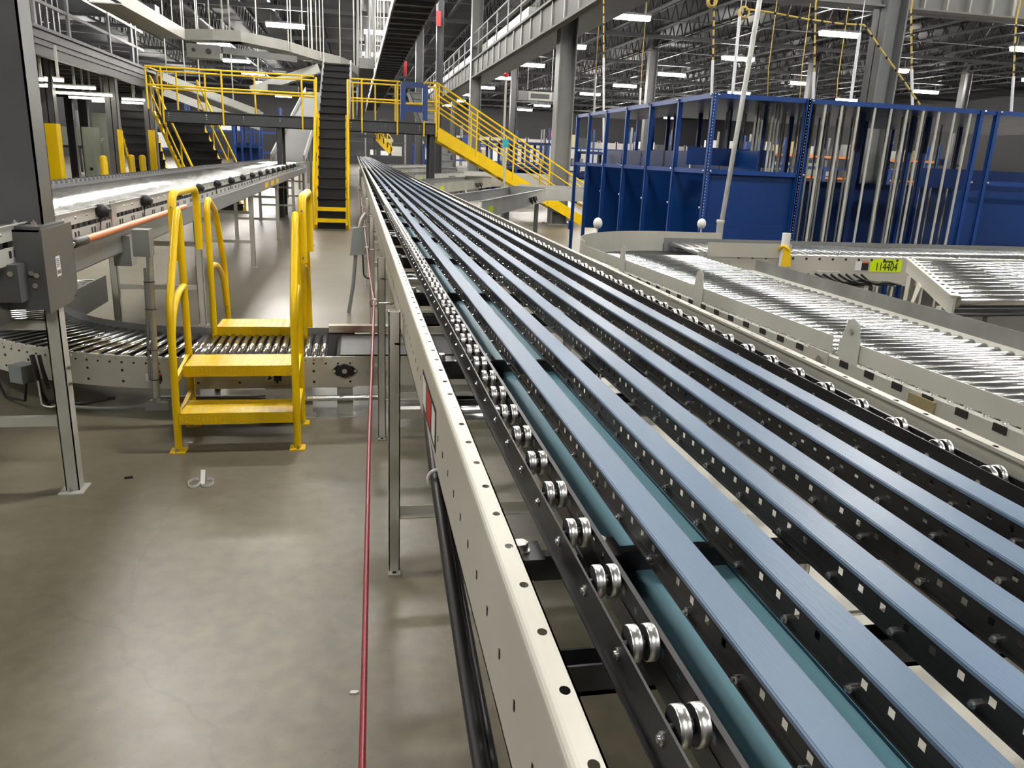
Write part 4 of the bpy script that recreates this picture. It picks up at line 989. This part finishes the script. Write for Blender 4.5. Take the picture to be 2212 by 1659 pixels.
MB().bar(a+V(0, .45, -.2), b+V(0, .45, -.2), .8, .03).build('bed', GREYM, sc_)
MB().bar(a+V(0, .9, -.05), b+V(0, .9, -.05), .05, .25).build('side_guard', WHITE2, sc_)
for px, py in ((360, 100), (397, 120), (427, 135), (500, 180)):
    f_ = (px-350)/210; p = a.lerp(b, f_); MB().cyl((p.x, p.y, p.z), (p.x, p.y, ZR-.1), .018, 6).build('hanger_rod', WHITE2, sc_)
c2 = thing('sloping_feed_conveyor', 'grey conveyor arm slanting up to the right behind the bridge', 'conveyor', (-2, 27, 3))
a, b = gy(545, 200, 27), gy(690, 152, 27.5)
MB().bar(a, b, .7, .05).build('bed', GREYD, c2)
MB().bar(a+V(0, -.36, .04), b+V(0, -.36, .04), .03, .26).build('side_guard', WHITE2, c2)
MB().bar(a+V(0, .36, .04), b+V(0, .36, .04), .03, .22).build('side_guard', WHITE2, c2)
MB().box((a.x+b.x)/2-.5, 26.6, (a.z+b.z)/2-.42, (a.x+b.x)/2+.4, 26.9, (a.z+b.z)/2-.16).build('motor', RUBBER, c2)
for f_ in (.1, .9):
    p = a.lerp(b, f_); MB().cyl((p.x, p.y, p.z), (p.x, p.y, ZR-.1), .02, 6).build('hanger_rod', WHITE2, c2)
# ================================================================ long overhead deck above the belts
od = thing('overhead_deck', 'long dark ribbed overhead deck running down the hall above the belts', 'overhead deck', (1.35, 30, 5))
MB().box(.92, 15, 5.02, 1.86, 75, 5.05).build('deck', GREYD, od)
rb = mesh_of(MB().box(.92, -.04, 4.94, 1.86, .04, 5.02), 'rib', GREY)
for k in range(60): piece(rb, 'rib', od, (0, 15.3+k*.95, 0))
for x in (.92, 1.86): MB().box(x-.02, 15, 4.96, x+.02, 75, 5.2).build('edge_beam', GREYM, od)
for k in range(16):
    for x in (.9, 1.88): MB().cyl((x, 16+3.5*k, 5.1), (x, 16+3.5*k, ZR-.1), .02, 6).build('hanger_rod', WHITE2, od)
# pale overhead line left of it
ol = thing('overhead_line', 'pale overhead conveyor line hung on many rods beside the dark deck', 'conveyor', (.45, 34, 4))
for y0 in range(27, 70, 3): MB().box(.16, y0, 4.15, .62, y0+2.97, 4.45).build('trough_section', GREYM2, ol)
for k in range(22):
    for x in (.14, .64): MB().cyl((x, 27.5+2*k, 4.4), (x, 27.5+2*k, ZR-.1), .018, 6).build('hanger_rod', GREYM, ol)
# ================================================================ right overhead walkway and columns
ww = thing('overhead_walkway', 'grey overhead walkway beam with handrail receding above the yellow stair', 'walkway', (4.6, 30, 4.6))
MB().box(4.60, 13, 4.60, 4.64, 62, 5.22).box(4.52, 13, 5.20, 4.7, 62, 5.26).box(4.52, 13, 4.58, 4.7, 62, 4.64).build('fascia', GREYM2, ww)
stf = mesh_of(MB().box(4.555, -.03, 4.64, 4.60, .03, 5.20), 'stiffener', GREYM)
for k in range(40): piece(stf, 'stiffener', ww, (0, 13.6+1.2*k, 0))
MB().box(4.64, 13, 5.10, 6.4, 62, 5.16).build('deck', GREYD, ww)
for z in (5.75, 6.2): MB().tube([(4.58, 13, z), (4.58, 62, z)], .025, 6).build('hand_rail', GREYM, ww)
for k in range(24): MB().cyl((4.58, 13.5+2*k, 5.2), (4.58, 13.5+2*k, 6.2), .022, 6).build('rail_post', GREYM, ww)
for y0 in range(24, 60, 6): MB().box(4.9, y0, 5.5, 5.4, y0+5.8, 5.8).build('carried_conveyor', WHITE2, ww)
def hcol(label, x, y, w=.42, d=.40, z1=ZR-.05, m=GREYM):
    t = thing('steel_column', label, 'column', (x, y, 0))
    MB().box(x-w/2, y-d/2, 0, x-w/2+.03, y+d/2, z1).box(x+w/2-.03, y-d/2, 0, x+w/2, y+d/2, z1).box(x-w/2, y-.012, 0, x+w/2, y+.012, z1).build('section', m, t)
    MB().box(x-w/2-.1, y-d/2-.1, 0, x+w/2+.1, y+d/2+.1, .03).build('base_plate', m, t)
    return t
hcol('grey steel column beside the end of the blue rack', 5.22, 20.6, .44, .42)
q = gy(1893, 220, 14.0); cx2 = q.x
t = hcol('tall grey steel column rising behind the blue rack', cx2, 14.0, .42, .42)
hcol('grey steel column carrying the overhead walkway behind the yellow stair', gy(1025, 250, 33.0).x, 33.0, .42, .42)
hcol('dark grey column behind the blue gate', gy(950, 100, 27.0).x, 27.0, .22, .24, m=GREYD)
hcol('slim far column left of the blue rack top', gy(1404, 200, 46).x, 46, .5, .4, m=GREY)
hcol('far column right behind the blue rack', gy(2082, 200, 46).x, 46, .5, .4, m=GREY)
hcol('far column behind the hanging white tubes', gy(1750, 200, 46).x, 46, .5, .4, m=GREY)
for k, (px, y) in enumerate(((1107, 52), (980, 60), (905, 44))):
    hcol(['distant column under the walkway right of the stair', 'distant column between the walkway and the stair foot', 'distant column behind the bridge gate'][k], gy(px, 270, y).x, y, .4, .4, m=GREY)
tb = thing('overhead_girder', 'light grey girder with stiffener ribs above the blue rack', 'girder', (cx2+3, 14, 4.4))
zb = gy(1935, 16, 14).z
for xa_, xb_ in ((cx2-3.0, cx2-.22), (cx2+.22, cx2+9)): MB().box(xa_, 13.98, zb, xb_, 14.02, zb+.7).box(xa_, 13.86, zb-.03, xb_, 14.14, zb).build('beam', GREYM, tb)
for k in range(14): MB().box(cx2+.55+.47*k, 13.86, zb, cx2+.58+.47*k, 13.98, zb+.7).build('stiffener', WHITE2, tb)
# ================================================================ hanging cords and drop tubes over the blue rack
drops = [(1304, 0, 125, 1304, 330, 15.0), (1543, 10, 130, 1537, 210, 10.6), (1762, 12, 155, 1756, 222, 11.0), (1968, 20, 150, 1971, 230, 10.8), (2195, 45, 165, 2184, 245, 10.6), (1290, 105, 160, 1283, 245, 24.0), (1388, 120, 190, 1380, 250, 30.0), (1660, 150, 208, 1656, 212, 20.0), (1810, 170, 215, 1804, 218, 20.0), (1917, 175, 222, 1910, 225, 20), (1733, 140, 212, 1722, 215, 20.0)]
labs = ['yellow black cord and white drop tube near the tall column', 'cord and white drop tube under the smaller yellow coil', 'cord and white tube ending at a blue upright corner', 'cord and white tube behind the slack yellow rope', 'cord and white drop tube at the frame edge over the rack', 'distant cord and tube beside the grey column', 'distant cord hanging between two lamps', 'thin distant cord above the front rack corner', 'thin distant cord behind the white tube', 'thin distant cord right of the tall column', 'thin distant cord between the two middle lamps']
for (px, p0, p1, px2, p2, y), lab in zip(drops, labs):
    a, b, c = gy(px, p0, y), gy((px+px2)/2, p1, y), gy(px2, p2, y)
    t = thing('hanging_rope', lab, 'cord', (c.x, y, c.z))
    MB().tube([V(a.x, y, ZR-.2), a, b], .014 if y < 18 else .011, 6).build('cord', ROPE, t)
    if y < 18:
        bd = MB()
        for k in range(6): e = a.lerp(b, (k+.5)/6); bd.cyl(e-V(0, 0, .02), e+V(0, 0, .02), .016, 6)
        bd.build('band', RUBBER, t)
    if p2-p1 > 12: MB().cyl(b, c, .020*max(1, y/14), 8).build('drop_tube', PLASTIC, t)
for (px, py0, py1, px2, y, lab) in ((1598, 36, 203, 1582, 10.4, 'white drop tube hanging from the larger yellow coil'), (1857, 75, 214, 1838, 11.2, 'white drop tube hanging below the bright lamp')):
    a, b = gy(px, py0, y), gy(px2, py1, y); t = thing('drop_tube', lab, 'tube', tuple(b)); MB().cyl(b, a, .022, 8).build('tube', PLASTIC, t); MB().cyl(a, (a.x, y, ZR-.2), .006, 5).build('wire', STEEL, t)
for (px, py, r, y, lab) in ((1609, 27, .062, 10.4, 'larger coil of yellow cord hanging from the roof'), (1540, 3, .055, 10.4, 'smaller coil of yellow cord at the top edge')):
    c = gy(px, py, y); t = thing('coiled_rope', lab, 'cord coil', tuple(c))
    m = MB()
    for k in range(4):
        m.tube([(c.x+(r+.004*k)*math.cos(a_), y+.012*k, c.z+(r+.006*k)*math.sin(a_)) for a_ in [2*math.pi*i/16 for i in range(17)]], .009, 6)
    m.build('coil', ROPE, t); MB().cyl((c.x, y, c.z+r), (c.x, y, ZR-.2), .006, 5).build('wire', STEEL, t)
t = thing('slack_rope', 'slack yellow black cord swagged past the tall column down to the rack', 'cord', (8, 10.4, 3))
pts = [gy(px, py, 10.4) for px, py in ((1612, 20), (1660, 26), (1740, 41), (1810, 51), (1866, 54), (1876, 66), (1905, 110), (1945, 165), (1987, 226))]
MB().tube(pts, .014, 6).build('cord', ROPE, t)
bd = MB()
for a_, b_ in zip(pts[:-1], pts[1:]):
    n = max(1, int((b_-a_).length/.16))
    for k in range(n): e = a_.lerp(b_, (k+.5)/n); dd = (b_-a_).normalized()*.018; bd.cyl(e-dd, e+dd, .0165, 6)
bd.build('band', RUBBER, t)
# tall thin pole in its white socket behind the curve
a, b = gy(1555, 492, 7.0), gy(1648, -40, 7.0)
t = thing('tall_pole', 'tall slender galvanised pole standing in a white socket by the conveyor curve', 'pole', (a.x, 7.0, 0))
MB().cyl((a.x, 7.0, .95), b, .022, 12).build('pole', STEEL, t)
MB().tube([(a.x, 7.0, .70), (a.x, 7.0, 1.14), (a.x, 7.0, 1.145), (a.x, 7.0, 1.17)], [.032, .032, .038, .038], 14).build('socket', PLASTIC, t)
MB().box(a.x-.03, 6.95, 0, a.x+.03, 7.05, .72).build('foot_post', WHITE2, t)
# ================================================================ outfeed spurs along the belts
def spur(y0, lab, L=5.2, ang=22, w=.75, tagged=True):
    t = thing('outfeed_spur', lab, 'conveyor', (1.6, y0, 0))
    d = V(math.sin(math.radians(ang)), math.cos(math.radians(ang)), 0); n = V(-d.y, d.x, 0); p = V(2.05, y0+.73, .98); q = p+d*(L-.75)
    MB().bar(p+n*(w/2)-V(0, 0, .06), q+n*(w/2)-V(0, 0, .06), w, .02).build('bed', STEEL, t)
    for o in (0, w): p_ = p-d*(1.1 if o == 0 else 0); MB().bar(p_+n*o-V(0, 0, .03), q+n*o-V(0, 0, .03), .02, .24).build('side_frame', WHITE2 if o == 0 else GREYM, t); MB().bar(p_+n*o+V(0, 0, .09), q+n*o+V(0, 0, .09), .05, .012).build('lip', GREYM, t)
    MB().bar(q, q+n*w, .02, .24).build('end_plate', GREYM, t)
    for f_ in (.2, .85):
        for o in (.05, w-.05):
            e = p.lerp(q, f_)+n*o; MB().box(e.x-.035, e.y-.035, 0, e.x+.035, e.y+.035, .85).build('leg', GREYM, t)
    if tagged:
        e = p-d*.55-n*.014; MB().obox(e-V(0, 0, .06), d*.14, n*.002, (0, 0, .06)).build('lime_tag', LIME, t)
    m = MB()
    for k in range(7):
        e = p.lerp(q, .55)+d*(.12*k)-n*.03; m.tube([e+V(0, 0, .0), e-V(0, 0, .08+.02*(k % 3))-n*.03, e+d*.1-V(0, 0, .06)], .010, 5)
    m.build('cable', RUBBER, t)
    # cross feed to the right
    MB().box(q.x-.3, q.y+.6, .82, q.x+3.5, q.y+.64, 1.06).box(q.x-.3, q.y+1.3, .86, q.x+3.5, q.y+1.34, 1.1).build('cross_frame', WHITE2, t)
    MB().box(q.x-.3, q.y+.64, .92, q.x+3.5, q.y+1.3, .94).build('cross_bed', STEEL, t)
for k, y0 in enumerate((10.9, 17.5, 23.5, 30.5, 38)):
    spur(y0, ['nearest grey outfeed spur with a lime tag branching off the belts', 'second outfeed spur, below the yellow stringer', 'third outfeed spur behind the yellow stair', 'fourth outfeed spur far along the belts', 'most distant outfeed spur along the belts'][k])
# signal mast with beacon and cyan box
q = gy(1085, 385, 22.5)
t = thing('signal_mast', 'slim signal mast with a red beacon beside the yellow stair', 'mast', (q.x, 22.5, 0))
z1 = gy(1085, 170, 22.5).z
MB().cyl((q.x, 22.5, 0), (q.x, 22.5, z1), .03, 8).build('pole', WHITE2, t); MB().sphere((q.x, 22.5, z1+.1), .07, 10, 6).build('beacon', RED, t)
q = gy(1092, 310, 18.0)
t = thing('cyan_sensor_box', 'cyan box on a slim post in front of the yellow stair', 'sensor', (q.x, 18, 0))
MB().cyl((q.x, 18, 0), (q.x, 18, q.z-.06), .02, 8).build('post', WHITE2, t); MB().box(q.x-.055, 17.95, q.z-.08, q.x+.055, 18.05, q.z+.09).build('box', CYAN, t)
# exit-style hanging sign and red markers
q = gy(1165, 208, 40); t = thing('hanging_sign', 'pale framed hanging sign box with a dark panel under the roof', 'sign', tuple(q))
MB().box(q.x-1.05, 40, q.z-.22, q.x+1.05, 40.10, q.z+.22).build('case', GREYM, t); MB().box(q.x-.56, 39.97, q.z-.20, q.x+.62, 40, q.z+.20).build('frame', WHITE2, t); MB().box(q.x-.44, 39.955, q.z-.11, q.x+.50, 39.97, q.z+.11).build('panel', GREYD, t)
for x in (-.6, .6): MB().cyl((q.x+x, 40.02, q.z+.28), (q.x+x, 40.02, ZR), .012, 5).build('wire', STEEL, t)
for k, (px, py, y) in enumerate(((947, 40, 26.7), (875, 148, 34), (1195, 281, 34))):
    q = gy(px, py, y); t = thing('red_marker', ['red marker plate on the dark column', 'small red marker plate behind the blue gate', 'small red lit marker behind the yellow stair'][k], 'marker', tuple(q))
    h = .22*y/27
    MB().box(q.x-.07, y-.02, q.z-h, q.x+.07, y, q.z+h if k < 2 else q.z).build('plate', RED if k < 2 else REDLED, t); MB().box(q.x-.01, y, q.z, q.x+.01, y+.02, ZR).build('hanger', GREYD, t)
# grey stair behind the bridge
a, b = gy(962, 366, 29.5), gy(935, 292, 30.7)
d_ = (b-a)/(b.z-a.z); flight('grey_stair', 'grey stair flight standing behind the yellow stringer', a+d_*(0-a.z), a+d_*(3.9-a.z), .75, 16, GREYM, GREY, rails=False)
# ================================================================ far blue racks, far yellow stair
def farrack(lab, px0, px1, y, zt, n):
    a, b = gy(px0, 320, y), gy(px1, 320, y); t = thing('far_blue_rack', lab, 'shelving', ((a.x+b.x)/2, y, 0))
    for k in range(n+1):
        x = a.x+(b.x-a.x)*k/n; MB().box(x-.05, y-.05, 0, x+.05, y+.05, zt).build('upright', BLUE, t); MB().box(x-.05, y+1.2, 0, x+.05, y+1.3, zt).build('upright', BLUE, t)
    for z in (zt, zt*.55, zt*.25): MB().box(a.x, y-.04, z-.1, b.x, y+1.3, z).build('shelf', BLUED, t)
    MB().box(a.x, y+1.25, .1, b.x, y+1.3, zt*.6).build('back_panel', BLUED, t)
farrack('distant blue rack behind the yellow stair rails', 1035, 1195, 34, 2.3, 6)
farrack('distant blue rack under the bridge on the right', 895, 960, 48, 2.2, 3)
farrack('distant blue rack seen left under the bridge', 505, 560, 44, 3.0, 3)
farrack('distant blue rack beyond the big blue shelving', 1270, 1600, 30, 2.0, 7)
farrack('long distant blue rack seen through the divider rods', 1640, 2200, 26, 1.8, 8)
q0, q1 = gy(812, 292, 60), gy(845, 328, 60)
fs_ = thing('far_yellow_stair', 'tiny distant yellow stair at the end of the belts', 'stairs', (q0.x, 60, 0))
MB().bar(q0, q1, .1, .5).build('stringer', YEL, fs_)
for dz in (.5, 1.0): MB().bar(q0+V(0, 0, dz), q1+V(0, 0, dz), .06, .07).build('hand_rail', YEL, fs_)
for k in range(5): e = q0.lerp(q1, k/4); MB().box(e.x-.04, 59.95, e.z, e.x+.04, 60.05, e.z+1).build('rail_post', YEL, fs_)
MB().box(q0.x-2.5, 59.6, q0.z-.2, q0.x, 60.6, q0.z).build('landing', GREYD, fs_)
for x in (-2.4, -.1): MB().box(q0.x+x-.08, 59.9, 0, q0.x+x+.08, 60.1, q0.z-.2).build('post', GREYD, fs_)
# ================================================================ small things on the floor
t = thing('strap_scrap', 'curled scrap of white plastic strap lying on the concrete', 'scrap', tuple(gz(440, 1045)))
c = gz(440, 1045)
def ribbon(pts, h=.013, th=.0012):
    m = MB(); pts = [Vector(p) for p in pts]
    m.sweep([(-th, 0), (th, 0), (th, h), (-th, h)], pts); return m
ribbon([c+V(-.045+.028*math.cos(a_)*1.0, .0+.050*math.sin(a_), .001) for a_ in [math.pi*(.3+1.7*i/14) for i in range(15)]]).build('loop', PLASTIC, t)
ribbon([c+V(.018+.030*math.cos(a_), .0+.045*math.sin(a_), .001) for a_ in [math.pi*(1.1+1.5*i/14) for i in range(15)]]).build('loop', PLASTIC, t)
MB().obox(c+V(-.008, .03, .026), V(.010, .002, 0), V(-.001, .0012, 0), V(-.002, .03, .026)).build('tail', PLASTIC, t)
c = gz(278, 1033); t = tag(MB().obox((c.x, c.y, .004), (.020, .004, 0), (-.002, .006, 0), (0, 0, .004)).sphere((c.x+.012, c.y+.002, .006), .007, 8, 5).build('rubber_scrap', RUBBER), 'small black scrap on the floor near the support leg', 'scrap')
c = gz(765, 1496); t = tag(MB().prism([(c.x-.016, c.y-.004, .0), (c.x+.002, c.y-.008, .0), (c.x+.014, c.y-.002, .0), (c.x+.01, c.y+.005, .0), (c.x-.012, c.y+.007, 0)], (.002, 0, .004)).build('paper_scrap', PAPER), 'torn white paper scrap on the floor beside the red cord', 'scrap')
c = gz(410, 956); t = tag(MB().prism([(c.x-.016, c.y-.004, .0), (c.x+.002, c.y-.006, .0), (c.x+.016, c.y-.006, .0), (c.x+.01, c.y+.005, .0), (c.x-.008, c.y+.007, 0)], (.002, 0, .003)).build('paper_scrap', PAPER), 'small paper scrap on the floor at the front of the yellow steps', 'scrap')

# white dock panels on the far wall
for k in range(16):
    x = 8+2.6*k
    t = tag(MB().box(x, Y1-.35, 0.2, x+2.2, Y1-.25, 4.2).box(x-.1, Y1-.3, 0, x, Y1-.2, 4.4).box(x+2.2, Y1-.3, 0, x+2.3, Y1-.2, 4.4).build('dock_door', DOCK), ORD[k]+' white dock door from the left on the far end wall', 'door', 'dock doors on the far wall')

# ================================================================ far storage racks that fill the end of the hall
def store(lab, x0, x1, y, zt, seed):
    rnd = random.Random(seed); t = thing('storage_rack', lab, 'rack', ((x0+x1)/2, y, 0))
    n = max(2, int((x1-x0)/2.7))
    for k in range(n+1):
        x = x0+(x1-x0)*k/n
        for dy in (0, 1.1): MB().box(x-.06, y+dy-.05, 0, x+.06, y+dy+.05, zt).build('upright', GREYM if seed % 2 else BLUE, t)
    for z in [1.3+1.3*k for k in range(int((zt-.6)/1.3))]:
        MB().box(x0, y-.04, z-.12, x1, y+.0, z).build('shelf_beam', GREYD if seed % 2 else ORANGE if seed % 3 == 0 else BLUE, t)
        x = x0+.2
        while x < x1-1.0:
            wd_ = rnd.uniform(.5, 1.2); hh_ = rnd.uniform(.3, .95)
            if rnd.random() < .62: MB().box(x, y+.05, z, x+wd_, y+1.0, z+hh_).build('carton', rnd.choice([PAPER, GREYM, BLUED, GREYD, GREYD, WHITE2, CABINET, BRASS]), t)
            x += wd_+rnd.uniform(.1, .5)
labs_ = ['distant rack under the far end of the belts', 'distant rack right of the bridge stair', 'distant rack beyond the walkway columns', 'distant rack beyond the left end of the blue shelving', 'distant rack behind the middle of the blue shelving', 'distant rack behind the right end of the blue shelving', 'distant rack at the far right edge of the hall', 'distant rack left of the bridge', 'distant rack under the mezzanine']
for k, (x0, x1, y, zt) in enumerate(((-3, 5, 84, 4.6), (6, 13, 66, 3.8), (10, 18, 78, 4.4), (15, 25, 62, 4.0), (19, 31, 54, 4.0), (24, 38, 48, 3.6), (34, 48, 58, 4.2), (-14, -5, 58, 4.2), (-22, -11, 44, 3.0))): store(labs_[k], x0, x1, y, zt, k+1)
